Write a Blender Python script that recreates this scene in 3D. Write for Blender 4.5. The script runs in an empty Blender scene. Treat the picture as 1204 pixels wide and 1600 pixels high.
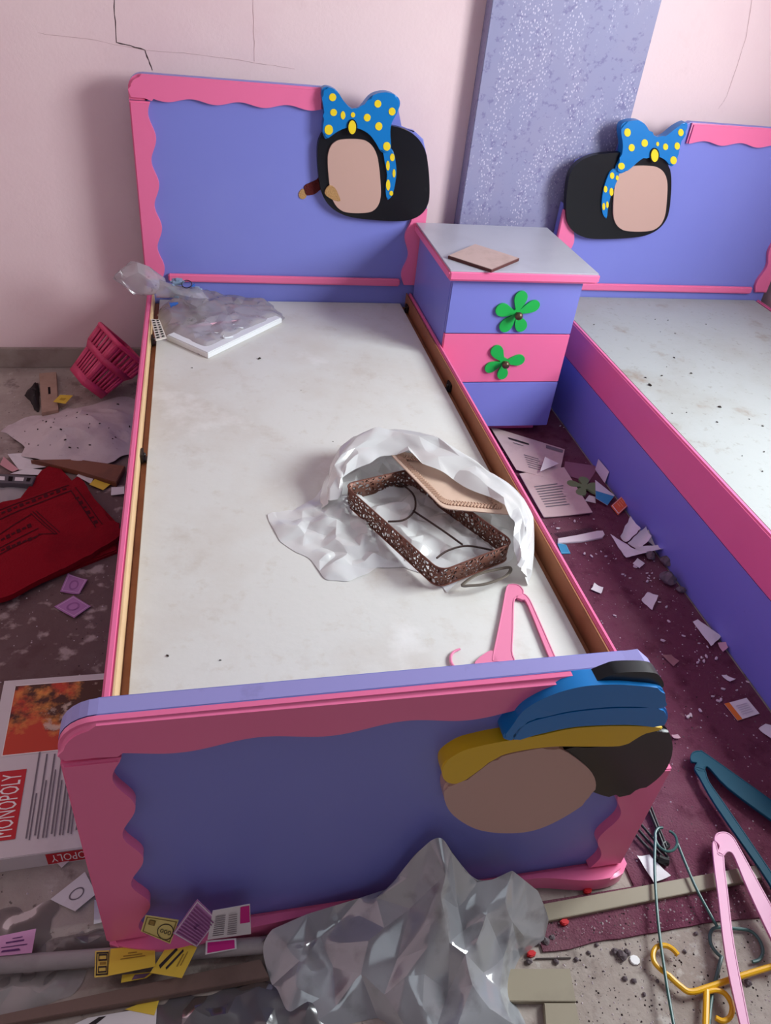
import bpy, bmesh, math, random
from mathutils import Vector, Matrix, noise
from mathutils.bvhtree import BVHTree
from math import pi, sin, cos, radians

random.seed(7)
SC = bpy.context.scene
COL = SC.collection

# ------------------------------------------------------------------ camera
F_PX, CAM = 1198.4, Vector((-0.2883, -0.7379, 1.497))
ROT = Matrix(((0.976, 0.042, -0.215), (-0.196, 0.606, -0.771), (0.097, 0.795, 0.599)))
def orth(m):
    x = m.col[0].normalized(); y = (m.col[1] - x * m.col[1].dot(x)).normalized(); z = x.cross(y)
    return Matrix((x, y, z)).transposed()
ROT = orth(ROT)
cd = bpy.data.cameras.new('camera'); cd.sensor_fit = 'VERTICAL'; cd.sensor_height = 24.0
cd.lens = 24.0 * F_PX / 1600.0; cd.clip_start = 0.02
co = bpy.data.objects.new('camera', cd); COL.objects.link(co)
co.matrix_world = Matrix.Translation(CAM) @ ROT.to_4x4()
SC.camera = co

# ------------------------------------------------------------------ light
vs = SC.view_settings
vs.view_transform = 'Standard'; vs.look = 'None'; vs.gamma = 1.0; vs.use_curve_mapping = False
vs.exposure = 0.52
wd = bpy.data.worlds.new('world'); SC.world = wd; wd.use_nodes = True
bg = wd.node_tree.nodes['Background']; bg.inputs[0].default_value = (0.80, 0.90, 1.0, 1); bg.inputs[1].default_value = 0.3
def area(name, loc, target, sx, sy, power, col):
    l = bpy.data.lights.new(name, 'AREA'); l.shape = 'RECTANGLE'; l.size = sx; l.size_y = sy
    l.energy = power; l.color = col
    o = bpy.data.objects.new(name, l); COL.objects.link(o); o.location = loc
    d = Vector(target) - Vector(loc); o.rotation_euler = d.to_track_quat('-Z', 'Z').to_euler()
    return o
WIN_Y0, WIN_Y1, WIN_Z0, WIN_Z1, WALL_R = -0.1, 0.95, 1.05, 2.4, 2.14
area('window_daylight', (WALL_R + 0.10, 0.42, 1.75), (0.3, 0.95, 0.7), 0.95, 1.3, 80, (0.90, 0.985, 1.0))
area('added_cool_fill', (-0.1, -2.46, 1.72), (0.1, 0.0, 0.7), 1.2, 1.1, 2.0, (0.78, 0.90, 1.0))  # added fill lamp behind the camera, lifts and cools the shaded faces

# ------------------------------------------------------------------ pixel helpers (points on real planes)
def ray(px, py): return ROT @ Vector(((px - 602) / F_PX, -(py - 800) / F_PX, -1.0))
def atz(px, py, z):
    d = ray(px, py); return CAM + d * ((z - CAM.z) / d.z)
def aty(px, py, y):
    d = ray(px, py); return CAM + d * ((y - CAM.y) / d.y)
def atx(px, py, x):
    d = ray(px, py); return CAM + d * ((x - CAM.x) / d.x)

# ------------------------------------------------------------------ materials
def lin(c):
    r = []
    for v in c:
        v /= 255.0
        r.append(v / 12.92 if v <= 0.04045 else ((v + 0.055) / 1.055) ** 2.4)
    return (r[0], r[1], r[2], 1.0)
MATS = {}
def mat(name, col, rough=0.5, spec=0.4, dirt=None, bump=None, metal=0.0, coat=0.0):
    """dirt: list of (scale, colour, threshold, softness, strength); bump: (scale, strength)"""
    if name in MATS: return MATS[name]
    m = bpy.data.materials.new(name); m.use_nodes = True; MATS[name] = m
    nt = m.node_tree; N = nt.nodes; L = nt.links; b = N['Principled BSDF']
    b.inputs['Base Color'].default_value = lin(col); b.inputs['Roughness'].default_value = rough
    b.inputs['Specular IOR Level'].default_value = spec; b.inputs['Metallic'].default_value = metal
    b.inputs['Coat Weight'].default_value = coat
    tc = N.new('ShaderNodeTexCoord'); src = None
    for (sc, dc, th, so, st) in (dirt or []):
        n = N.new('ShaderNodeTexNoise'); n.inputs['Scale'].default_value = sc; n.inputs['Detail'].default_value = 6
        n.inputs['Roughness'].default_value = 0.62
        L.new(tc.outputs['Object'], n.inputs['Vector'])
        mr = N.new('ShaderNodeMapRange'); mr.inputs[1].default_value = th; mr.inputs[2].default_value = th + so
        mr.inputs[4].default_value = st
        L.new(n.outputs[0], mr.inputs[0])
        mx = N.new('ShaderNodeMix'); mx.data_type = 'RGBA'
        L.new(mr.outputs[0], mx.inputs[0])
        if src is None: mx.inputs[6].default_value = lin(col)
        else: L.new(src, mx.inputs[6])
        mx.inputs[7].default_value = lin(dc); src = mx.outputs[2]
    if src is not None: L.new(src, b.inputs['Base Color'])
    if bump:
        n = N.new('ShaderNodeTexNoise'); n.inputs['Scale'].default_value = bump[0]; n.inputs['Detail'].default_value = 5
        L.new(tc.outputs['Object'], n.inputs['Vector'])
        bp = N.new('ShaderNodeBump'); bp.inputs['Strength'].default_value = bump[1]; bp.inputs['Distance'].default_value = 0.01
        L.new(n.outputs[0], bp.inputs['Height']); L.new(bp.outputs[0], b.inputs['Normal'])
    return m
def film(name, col, transp=0.35, gloss=0.25, rough=0.15, dirt=None, transl=0.35):
    """thin crumpled plastic: see-through, lit through, glossy"""
    if name in MATS: return MATS[name]
    m = bpy.data.materials.new(name); m.use_nodes = True; MATS[name] = m
    nt = m.node_tree; N = nt.nodes; L = nt.links; N.remove(N['Principled BSDF']); out = N['Material Output']
    df = N.new('ShaderNodeBsdfDiffuse'); df.inputs[0].default_value = lin(col)
    tl = N.new('ShaderNodeBsdfTranslucent'); tl.inputs[0].default_value = lin(col)
    if dirt:
        tc = N.new('ShaderNodeTexCoord'); n = N.new('ShaderNodeTexNoise'); n.inputs['Scale'].default_value = dirt[0]; n.inputs['Detail'].default_value = 5
        L.new(tc.outputs['Object'], n.inputs['Vector'])
        mr = N.new('ShaderNodeMapRange'); mr.inputs[1].default_value = dirt[2]; mr.inputs[2].default_value = dirt[2] + dirt[3]
        L.new(n.outputs[0], mr.inputs[0]); mx = N.new('ShaderNodeMix'); mx.data_type = 'RGBA'
        L.new(mr.outputs[0], mx.inputs[0]); mx.inputs[6].default_value = lin(col); mx.inputs[7].default_value = lin(dirt[1])
        L.new(mx.outputs[2], df.inputs[0])
    tr = N.new('ShaderNodeBsdfTransparent'); gl = N.new('ShaderNodeBsdfGlossy'); gl.inputs['Roughness'].default_value = rough
    a = N.new('ShaderNodeMixShader'); a.inputs[0].default_value = transl; L.new(df.outputs[0], a.inputs[1]); L.new(tl.outputs[0], a.inputs[2])
    b = N.new('ShaderNodeMixShader'); b.inputs[0].default_value = transp; L.new(a.outputs[0], b.inputs[1]); L.new(tr.outputs[0], b.inputs[2])
    fr = N.new('ShaderNodeFresnel'); fr.inputs[0].default_value = 1.5
    mu = N.new('ShaderNodeMath'); mu.operation = 'MULTIPLY_ADD'; mu.inputs[1].default_value = gloss * 2; mu.inputs[2].default_value = gloss * 0.2
    mu.use_clamp = True
    L.new(fr.outputs[0], mu.inputs[0])
    c = N.new('ShaderNodeMixShader'); L.new(mu.outputs[0], c.inputs[0]); L.new(b.outputs[0], c.inputs[1]); L.new(gl.outputs[0], c.inputs[2])
    L.new(c.outputs[0], out.inputs[0])
    return m
def flat(col, rough=0.6): return mat('paint_%02x%02x%02x_%d' % (col[0], col[1], col[2], int(rough * 10)), col, rough)

PURPLE = mat('purple_laminate', (126, 131, 210), 0.34, 0.45, dirt=[(3.0, (132, 137, 212), 0.5, 0.3, 0.6), (55, (100, 96, 172), 0.72, 0.05, 0.5)])
LILAC = mat('lilac_edge', (152, 146, 206), 0.45, 0.4, dirt=[(14, (120, 112, 160), 0.58, 0.2, 0.6)])
PINK = mat('pink_lacquer', (240, 116, 162), 0.3, 0.5, dirt=[(4, (232, 110, 155), 0.5, 0.3, 0.6), (60, (160, 70, 105), 0.74, 0.04, 0.6)])
BOARD = mat('whitewashed_board', (216, 214, 209), 0.6, 0.3, dirt=[(2.2, (203, 194, 184), 0.45, 0.2, 0.7), (7, (186, 172, 158), 0.57, 0.18, 0.5), (30, (196, 186, 172), 0.58, 0.15, 0.4), (2.6, (242, 240, 238), 0.57, 0.1, 0.5)], bump=(40, 0.06))
BOARD2 = mat('dusty_board', (170, 172, 171), 0.6, 0.3, dirt=[(2.6, (156, 152, 145), 0.48, 0.2, 0.6), (5, (132, 108, 84), 0.60, 0.12, 0.7), (45, (132, 124, 112), 0.60, 0.12, 0.55)], bump=(40, 0.06))
WOOD = mat('raw_brown_wood', (156, 100, 70), 0.55, 0.3, dirt=[(9, (132, 80, 54), 0.48, 0.25, 0.8), (40, (120, 76, 46), 0.62, 0.1, 0.5)])
CREAM = mat('cream_lipping', (232, 196, 152), 0.5, 0.35, dirt=[(10, (214, 172, 126), 0.5, 0.25, 0.7)])
STEEL = mat('dark_bracket_steel', (58, 52, 50), 0.4, 0.5, metal=0.7)
BLACKP = mat('black_gloss_paint', (15, 15, 20), 0.32, 0.35, dirt=[(30, (48, 48, 52), 0.64, 0.12, 0.4)])
BLUEP = mat('blue_paint', (0, 116, 190), 0.35, 0.45)
YELP = mat('yellow_paint', (240, 208, 36), 0.4, 0.4)
BEIGEP = mat('beige_paint', (196, 158, 146), 0.45, 0.35)
GREENP = mat('green_paint', (34, 178, 78), 0.4, 0.4)
GREYTOP = mat('grey_laminate_top', (184, 182, 194), 0.3, 0.5, dirt=[(5, (168, 164, 178), 0.5, 0.3, 0.7)])
DARKGAP = mat('dark_groove', (28, 20, 24), 0.8, 0.1)

# ------------------------------------------------------------------ mesh builder
class MB:
    def __init__(s): s.V = []; s.F = []; s.M = []
    def add(s, verts, faces, mi=0):
        o = len(s.V); s.V += [Vector(v) for v in verts]
        for f in faces: s.F.append(tuple(i + o for i in f)); s.M.append(mi)
        return s
    def from_bm(s, bm, mi=0):
        bm.verts.index_update()
        s.add([v.co.copy() for v in bm.verts], [[v.index for v in f.verts] for f in bm.faces], mi); bm.free(); return s
    def box(s, a, b, bev=0.0, mi=0, seg=2, mtx=None):
        bm = bmesh.new(); bmesh.ops.create_cube(bm, size=1)
        a = Vector(a); b = Vector(b)
        for v in bm.verts: v.co = Vector([(a[i] + b[i]) / 2 + v.co[i] * abs(b[i] - a[i]) for i in range(3)])
        if bev: bmesh.ops.bevel(bm, geom=bm.edges[:], offset=bev, segments=seg, affect='EDGES', clamp_overlap=True)
        if mtx: bmesh.ops.transform(bm, matrix=mtx, verts=bm.verts[:])
        return s.from_bm(bm, mi)
    def prism(s, pts, dvec, bev=0.0, mi=0, seg=2, back=False):
        """pts: 3D outline of the FRONT face; dvec points from front to back; front rim bevelled"""
        bm = bmesh.new(); pts = [Vector(p) for p in pts]; d = Vector(dvec)
        fr = [bm.verts.new(p) for p in pts]; bk = [bm.verts.new(p + d) for p in pts]
        f = bm.faces.new(fr); g = bm.faces.new(bk[::-1]); n = len(pts)
        for i in range(n): bm.faces.new((fr[i], bk[i], bk[(i + 1) % n], fr[(i + 1) % n]))
        if bev:
            ed = list(f.edges) + (list(g.edges) if back else [])
            bmesh.ops.bevel(bm, geom=ed, offset=bev, segments=seg, affect='EDGES', clamp_overlap=True)
        bmesh.ops.recalc_face_normals(bm, faces=bm.faces[:])
        return s.from_bm(bm, mi)
    def tube(s, pts, r, seg=8, mi=0, closed=False, flat=1.0, up=None):
        pts = [Vector(p) for p in pts]; n = len(pts); rr = r if isinstance(r, (list, tuple)) else [r] * n
        rings = []; prev = None
        for i, p in enumerate(pts):
            a = pts[i - 1] if (i or closed) else p; b = pts[(i + 1) % n] if (i < n - 1 or closed) else p
            t = (b - a).normalized() if (b - a).length > 1e-9 else Vector((0, 0, 1))
            if prev is None:
                u = Vector(up) if up else (Vector((0, 0, 1)) if abs(t.z) < 0.9 else Vector((1, 0, 0)))
            else: u = prev
            u = (u - t * u.dot(t)).normalized(); prev = u; w = t.cross(u)
            rings.append([p + (w * cos(2 * pi * k / seg) + u * flat * sin(2 * pi * k / seg)) * rr[i] for k in range(seg)])
        V = [v for g in rings for v in g]; F = []
        m = n if closed else n - 1
        for i in range(m):
            for k in range(seg):
                j = (i + 1) % n
                F.append((i * seg + k, i * seg + (k + 1) % seg, j * seg + (k + 1) % seg, j * seg + k))
        if not closed: F.append(tuple(range(seg))[::-1]); F.append(tuple((n - 1) * seg + k for k in range(seg)))
        return s.add(V, F, mi)
    def ball(s, c, r, mi=0, sc=(1, 1, 1), sub=2):
        bm = bmesh.new(); bmesh.ops.create_icosphere(bm, subdivisions=sub, radius=r)
        for v in bm.verts: v.co = Vector(c) + Vector((v.co.x * sc[0], v.co.y * sc[1], v.co.z * sc[2]))
        return s.from_bm(bm, mi)
    def grid(s, P, mi=0):
        nu, nv = len(P), len(P[0])
        V = [p for row in P for p in row]
        F = [(i * nv + j, i * nv + j + 1, (i + 1) * nv + j + 1, (i + 1) * nv + j) for i in range(nu - 1) for j in range(nv - 1)]
        return s.add(V, F, mi)

def dist_seg(p, a, b):
    d = b - a; t = max(0, min(1, (p - a).dot(d) / max(d.dot(d), 1e-12))); return (p - a - d * t).length
def inside(p, O):
    c = False; n = len(O)
    for i in range(n):
        a, b = O[i], O[(i + 1) % n]
        if (a.y > p.y) != (b.y > p.y) and p.x < (b.x - a.x) * (p.y - a.y) / (b.y - a.y) + a.x: c = not c
    return c
from mathutils.geometry import delaunay_2d_cdt
def facets(mb, outline, hfun, step, amp, seed=1, jag=0.3, per=3, mi=0):
    """crumpled sheet inside an outline on its support: random folds between irregular facets;
    hfun(p, e) gives the height, e = 0 at the rim .. 1 well inside"""
    rn = random.Random(seed); z0 = sum(p.z for p in outline) / len(outline)
    O = densify(smooth_loop(outline, per), step * 0.8)
    O = [Vector((p.x, p.y)) + Vector((rn.uniform(-1, 1), rn.uniform(-1, 1))) * step * jag for p in O]
    x0 = min(p.x for p in O); x1 = max(p.x for p in O); y0 = min(p.y for p in O); y1 = max(p.y for p in O)
    P = []
    for k in range(int(6 * (x1 - x0) * (y1 - y0) / step ** 2) + 40):
        p = Vector((rn.uniform(x0, x1), rn.uniform(y0, y1)))
        if inside(p, O) and min((p - q).length for q in O) > step * 0.55 and all((p - q).length > step * 0.62 for q in P): P.append(p)
    n = len(O); V = O + P
    r = delaunay_2d_cdt(V, [(i, (i + 1) % n) for i in range(n)], [], 1, 1e-6)
    W = []
    for p in r[0]:
        d = min(dist_seg(p, O[i], O[(i + 1) % n]) for i in range(n)); e = min(1, d / (step * 3))
        q = Vector((p.x, p.y, z0)); h = hfun(q, e) + amp * rn.uniform(-1, 1) * (0.15 + 0.85 * min(1, e * 1.6))
        W.append(Vector((p.x, p.y, z0 + max(0.0006, h))))
    mb.add(W, [tuple(f) for f in r[2]], mi); return mb
def crinkle(o, seed=1, lo=0.1, hi=0.95, levels=2):
    """rounded film between sharp creases"""
    rn = random.Random(seed); me = o.data
    at = me.attributes.new('crease_edge', 'FLOAT', 'EDGE')
    for d in at.data: d.value = rn.uniform(lo, hi) if rn.random() < 0.6 else 0.05
    me.update(); md = o.modifiers.new('film', 'SUBSURF'); md.levels = md.render_levels = levels
    for p in me.polygons: p.use_smooth = True
    return o
def sheet3(mb, outline, ctrl, step, amp, seed=1, mi=0):
    """crumpled sheet through 3D rim points and 3D fold points"""
    rn = random.Random(seed); O = densify([Vector(p) for p in outline], step)
    K = O + [Vector(p) for p in ctrl]; O2 = [Vector((p.x, p.y)) for p in O]; P = [Vector((p.x, p.y)) for p in ctrl]; nc = len(P)
    x0 = min(p.x for p in O2); x1 = max(p.x for p in O2); y0 = min(p.y for p in O2); y1 = max(p.y for p in O2)
    for k in range(int(6 * (x1 - x0) * (y1 - y0) / step ** 2) + 60):
        p = Vector((rn.uniform(x0, x1), rn.uniform(y0, y1)))
        if inside(p, O2) and min((p - q).length for q in O2) > step * 0.5 and all((p - q).length > step * 0.65 for q in P): P.append(p)
    n = len(O2)
    r = delaunay_2d_cdt(O2 + P, [(i, (i + 1) % n) for i in range(n)], [], 1, 1e-6)
    W = []
    for p in r[0]:
        ws = 0; h = 0; md = 9
        for k in K:
            d = math.hypot(p.x - k.x, p.y - k.y); md = min(md, d); w_ = 1 / (d * d + 1e-8) ** 1.5; ws += w_; h += w_ * k.z
        W.append(Vector((p.x, p.y, max(0.0006, h / ws + (amp * rn.uniform(-1, 1) if md > step * 0.3 else 0)))))
    mb.add(W, [tuple(f) for f in r[2]], mi); return mb
def densify(loop, step):
    out = []
    for i, p in enumerate(loop):
        q = loop[(i + 1) % len(loop)]; k = max(1, int((q - p).length / step))
        for j in range(k): out.append(p.lerp(q, j / k))
    return out
WL = {}
def wl(o): return WL[o.name]
def build(name, mb, mats, parent=None, smooth=35, base=None):
    if not isinstance(mats, (list, tuple)): mats = [mats]
    V = mb.V
    lo = Vector([min(v[i] for v in V) for i in range(3)]); hi = Vector([max(v[i] for v in V) for i in range(3)])
    org = Vector(base) if base else Vector(((lo.x + hi.x) / 2, (lo.y + hi.y) / 2, lo.z))
    me = bpy.data.meshes.new(name)
    me.from_pydata([v - org for v in V], [], mb.F)
    for m in mats: me.materials.append(m)
    for p, mi in zip(me.polygons, mb.M): p.material_index = mi
    bm = bmesh.new(); bm.from_mesh(me); bmesh.ops.recalc_face_normals(bm, faces=bm.faces[:]); bm.to_mesh(me); bm.free()
    if smooth:
        for p in me.polygons: p.use_smooth = True
        me.set_sharp_from_angle(angle=radians(smooth))
    o = bpy.data.objects.new(name, me); COL.objects.link(o)
    WL[o.name] = org
    if parent: o.parent = parent; o.location = org - wl(parent)
    else: o.location = org
    return o
def tag(o, label, cat, group=None, kind=None):
    o['label'] = label; o['category'] = cat
    if group: o['group'] = group
    if kind: o['kind'] = kind
    return o
def thing(name, loc, label, cat, group=None):
    o = bpy.data.objects.new(name, None); COL.objects.link(o); o.location = loc; o.empty_display_size = 0.05
    WL[o.name] = Vector(loc); return tag(o, label, cat, group)
def struct(name, mb, mats, smooth=35):
    o = build(name, mb, mats, None, smooth); o['kind'] = 'structure'; return o

# text as polygons in the unit square
def text_polys(s):
    cu = bpy.data.curves.new('lettering', 'FONT'); cu.body = s; cu.resolution_u = 2
    o = bpy.data.objects.new('lettering', cu); COL.objects.link(o)
    dg = bpy.context.evaluated_depsgraph_get(); dg.update()
    me = bpy.data.meshes.new_from_object(o.evaluated_get(dg))
    V = [v.co.copy() for v in me.vertices]; F = [tuple(p.vertices) for p in me.polygons]
    bpy.data.objects.remove(o); bpy.data.curves.remove(cu); bpy.data.meshes.remove(me)
    x0 = min(v.x for v in V); x1 = max(v.x for v in V); y0 = min(v.y for v in V); y1 = max(v.y for v in V)
    return [((v.x - x0) / (x1 - x0), (v.y - y0) / (y1 - y0)) for v in V], F
def bil(c, u, v): return (c[0] * (1 - u) + c[1] * u) * (1 - v) + (c[3] * (1 - u) + c[2] * u) * v

def marks_on(mb, c, nrm, marks, lift, mlist, bend=None):
    for mk in marks:
        m = mk[-1]; lift += 0.00012
        if m not in mlist: mlist.append(m)
        mi = mlist.index(m)
        def P(u, v):
            p = bil(c, u, v) + nrm * lift
            return p + nrm * bend(u, v) if bend else p
        if mk[0] == 'R':
            _, u0, v0, u1, v1, _m = mk
            mb.add([P(u0, v0), P(u1, v0), P(u1, v1), P(u0, v1)], [(0, 1, 2, 3)], mi)
        elif mk[0] == 'P':
            mb.add([P(u, v) for u, v in mk[1]], [tuple(range(len(mk[1])))], mi)
        elif mk[0] == 'L':      # outline of a rectangle with line width
            _, u0, v0, u1, v1, w, _m = mk
            for r in ((u0, v0, u1, v0 + w), (u0, v1 - w, u1, v1), (u0, v0, u0 + w, v1), (u1 - w, v0, u1, v1)):
                mb.add([P(r[0], r[1]), P(r[2], r[1]), P(r[2], r[3]), P(r[0], r[3])], [(0, 1, 2, 3)], mi)
        elif mk[0] == 'O':      # ring
            _, uc, vc, ru, rv, w, _m = mk
            n = 24
            V = [P(uc + ru * k * cos(2 * pi * i / n), vc + rv * k * sin(2 * pi * i / n)) for k in (1, 1 - w) for i in range(n)]
            mb.add(V, [(i, (i + 1) % n, n + (i + 1) % n, n + i) for i in range(n)], mi)
        elif mk[0] == 'T':      # text, rot in quarter turns
            _, s, u0, v0, u1, v1, q, _m = mk
            V, Fc = text_polys(s)
            W = []
            for a, b in V:
                if q == 1: a, b = 1 - b, a
                elif q == 2: a, b = 1 - a, 1 - b
                elif q == 3: a, b = b, 1 - a
                W.append(P(u0 + (u1 - u0) * a, v0 + (v1 - v0) * b))
            mb.add(W, Fc, mi)

def paper(name, label, cat, corners, m, marks=(), curl=0.0, thick=0.0008, group=None, rag=0.0, mb=None, n=6):
    """corners: (px, py, z) bl, br, tr, tl ; a thin sheet lying there"""
    c = [atz(*k) for k in corners]
    nrm = (c[1] - c[0]).cross(c[3] - c[0]).normalized()
    if nrm.z < 0: nrm = -nrm
    ph = random.random() * 6
    bend = (lambda u, v: curl * (0.5 + 0.5 * sin(ph + 3.1 * u + 1.7 * v)) + curl * 0.6 * (2 * u - 1) ** 2) if curl else None
    mb = MB()
    def P(u, v, k):
        p = bil(c, u, v) + nrm * k
        if bend: p += nrm * bend(u, v)
        if rag and (u in (0, 1) or v in (0, 1)):
            q = noise.noise_vector(p * 60); p += Vector((q.x, q.y, 0)) * rag
        return p
    T = [[P(i / n, j / n, thick) for j in range(n + 1)] for i in range(n + 1)]
    B = [[P(i / n, j / n, 0) for j in range(n + 1)] for i in range(n + 1)]
    mb.grid(T); mb.grid(B)
    for (g0, g1) in (([r[0] for r in T], [r[0] for r in B]), ([r[-1] for r in T], [r[-1] for r in B]), (T[0], B[0]), (T[-1], B[-1])):
        mb.grid([g0, g1])
    ml = [m]
    marks_on(mb, c, nrm, marks, thick + 0.0005, ml, bend)
    return tag(build(name, mb, ml, None, 30), label, cat, group)

def crease(p, s, seed=0.0):
    """sharp ridged height of crumpled film, ~0..1"""
    q = Vector((p.x, p.y, seed)) * s
    q = q + noise.noise_vector(q * 0.7) * 0.35
    d, _ = noise.voronoi(q, distance_metric='DISTANCE', exponent=2.5)
    return min(d[0], 1.2)
def fold(p, ang, k, ph):
    t = (p.x * cos(ang) + p.y * sin(ang)) * k + ph + 0.5 * noise.noise(Vector((p.x, p.y, ph)) * 8)
    t = t - math.floor(t); return 1 - abs(2 * t - 1)

def smooth_loop(pts, n):
    """closed Catmull-Rom resample"""
    out = []; m = len(pts)
    for i in range(m):
        p0, p1, p2, p3 = (Vector(pts[(i + k) % m]) for k in (-1, 0, 1, 2))
        for j in range(n):
            t = j / n
            out.append(0.5 * ((2 * p1) + (p2 - p0) * t + (2 * p0 - 5 * p1 + 4 * p2 - p3) * t * t + (3 * p1 - p0 - 3 * p2 + p3) * t ** 3))
    return out
def smooth_path(pts, n):
    out = []; m = len(pts); pts = [Vector(p) for p in pts]
    for i in range(m - 1):
        p0 = pts[max(i - 1, 0)]; p1 = pts[i]; p2 = pts[i + 1]; p3 = pts[min(i + 2, m - 1)]
        for j in range(n):
            t = j / n
            out.append(0.5 * ((2 * p1) + (p2 - p0) * t + (2 * p0 - 5 * p1 + 4 * p2 - p3) * t * t + (3 * p1 - p0 - 3 * p2 + p3) * t ** 3))
    out.append(pts[-1]); return out

def crumple(mb, outline, hfun, nr=36, per=5, center=None, mi=0, jag=0.004):
    """sheet filling an outline (world points on the support), height by hfun(p, r)"""
    O = smooth_loop(outline, per)
    c = Vector(center) if center else sum((Vector(p) for p in O), Vector()) / len(O)
    rows = []
    for i in range(nr + 1):
        r = i / nr; row = []
        for p in O:
            q = c.lerp(p, r)
            if i == nr:
                e = noise.noise_vector(q * 70); q = q + Vector((e.x, e.y, 0)) * jag
            w = noise.noise_vector(q * 25) * 0.004
            h = max(hfun(q, r), 0.0006 + 0.0008 * random.random())
            row.append(Vector((q.x + w.x, q.y + w.y, q.z + h)))
        row.append(row[0].copy()); rows.append(row)
    mb.grid(rows, mi); return mb

# ================================================================== SETTING
WALL_Y, WALL_L, WALL_F, CEIL = 2.235, -1.75, -2.4, 2.75
wallm = mat('pink_wall_paint', (238, 210, 212), 0.75, 0.2, dirt=[(1.3, (228, 194, 200), 0.45, 0.25, 0.7), (9, (222, 190, 192), 0.6, 0.2, 0.35), (60, (190, 150, 155), 0.74, 0.04, 0.5)], bump=(90, 0.05))
crackm = flat((70, 52, 54), 0.9); faintm = flat((196, 160, 162), 0.9)
w = MB(); w.box((WALL_L - 0.1, WALL_Y, 0), (WALL_R + 0.1, WALL_Y + 0.12, CEIL))
def crack(pts, wd, mi):
    P = [aty(x, y, WALL_Y - 0.0006) for x, y in pts]; Q = []
    for a, b in zip(P, P[1:]):
        for k in range(6):
            q = a.lerp(b, k / 6); e = noise.noise_vector(q * 90); Q.append(q + Vector((e.x, 0, e.z)) * 0.003)
    Q.append(P[-1]); V = []; F = []
    for i, q in enumerate(Q):
        t = (Q[min(i + 1, len(Q) - 1)] - Q[max(i - 1, 0)]).normalized(); s = Vector((-t.z, 0, t.x)) * wd * (0.6 + 0.8 * random.random())
        V += [q + s, q - s]
    F = [(2 * i, 2 * i + 1, 2 * i + 3, 2 * i + 2) for i in range(len(Q) - 1)]
    w.add(V, F, mi)
crack([(176, -60), (178, 0), (182, 66), (226, 78), (238, 110)], 0.0016, 1)
crack([(60, 52), (130, 60), (225, 78), (300, 84), (400, 98), (460, 108)], 0.0006, 2)
crack([(395, 0), (397, 96)], 0.0006, 2)
crack([(1180, -40), (1165, 60), (1135, 150), (1122, 170)], 0.0009, 2)
struct('wall_back', w, [wallm, crackm, faintm])
fl = MB(); fl.box((WALL_L - 0.1, WALL_F - 0.1, -0.1), (WALL_R + 0.1, WALL_Y + 0.1, 0))
floorm = mat('dirty_concrete_floor', (178, 166, 158), 0.8, 0.2, dirt=[(4, (150, 134, 126), 0.45, 0.2, 0.8), (11, (110, 94, 90), 0.56, 0.1, 0.7), (18, (200, 192, 186), 0.60, 0.08, 0.6), (60, (90, 78, 74), 0.64, 0.05, 0.8)], bump=(70, 0.25))
# large patch left of the bed: grime plus painted shade, pale dust smears
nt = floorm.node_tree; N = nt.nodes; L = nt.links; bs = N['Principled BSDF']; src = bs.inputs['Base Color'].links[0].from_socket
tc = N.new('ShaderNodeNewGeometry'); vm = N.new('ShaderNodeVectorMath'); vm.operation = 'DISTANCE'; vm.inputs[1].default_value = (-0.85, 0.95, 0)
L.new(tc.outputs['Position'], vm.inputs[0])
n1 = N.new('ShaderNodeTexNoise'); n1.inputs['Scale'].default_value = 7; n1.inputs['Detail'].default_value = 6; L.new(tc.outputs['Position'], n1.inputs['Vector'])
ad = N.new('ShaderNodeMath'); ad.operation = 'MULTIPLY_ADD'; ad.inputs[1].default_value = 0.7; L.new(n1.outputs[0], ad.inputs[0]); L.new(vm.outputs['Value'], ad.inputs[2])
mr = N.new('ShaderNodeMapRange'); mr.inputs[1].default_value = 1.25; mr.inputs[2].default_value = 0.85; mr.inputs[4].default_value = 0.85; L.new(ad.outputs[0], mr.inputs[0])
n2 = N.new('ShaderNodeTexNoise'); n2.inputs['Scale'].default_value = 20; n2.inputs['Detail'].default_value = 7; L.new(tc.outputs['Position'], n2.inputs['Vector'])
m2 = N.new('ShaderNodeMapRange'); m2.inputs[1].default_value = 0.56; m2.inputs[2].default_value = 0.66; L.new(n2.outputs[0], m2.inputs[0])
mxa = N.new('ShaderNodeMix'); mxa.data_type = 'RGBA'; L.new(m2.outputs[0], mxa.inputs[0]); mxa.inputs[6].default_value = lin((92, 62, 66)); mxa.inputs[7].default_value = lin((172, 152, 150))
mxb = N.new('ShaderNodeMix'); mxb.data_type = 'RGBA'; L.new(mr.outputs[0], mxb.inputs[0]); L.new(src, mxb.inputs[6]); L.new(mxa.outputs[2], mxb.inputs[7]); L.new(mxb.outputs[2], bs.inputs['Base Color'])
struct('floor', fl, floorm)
c = MB(); c.box((WALL_L - 0.1, WALL_F - 0.1, CEIL), (WALL_R + 0.1, WALL_Y + 0.1, CEIL + 0.1)); struct('ceiling', c, flat((192, 194, 200), 0.8))
c = MB(); c.box((WALL_L - 0.1, WALL_F, 0), (WALL_L, WALL_Y, CEIL)); struct('wall_left', c, wallm)
c = MB(); x0, x1 = WALL_R, WALL_R + 0.12
c.box((x0, WALL_F, 0), (x1, WALL_Y, WIN_Z0)); c.box((x0, WALL_F, WIN_Z1), (x1, WALL_Y, CEIL))
c.box((x0, WALL_F, WIN_Z0), (x1, WIN_Y0, WIN_Z1)); c.box((x0, WIN_Y1, WIN_Z0), (x1, WALL_Y, WIN_Z1)); struct('wall_right', c, wallm)
c = MB(); y1 = WALL_F; y0 = WALL_F - 0.1
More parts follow.
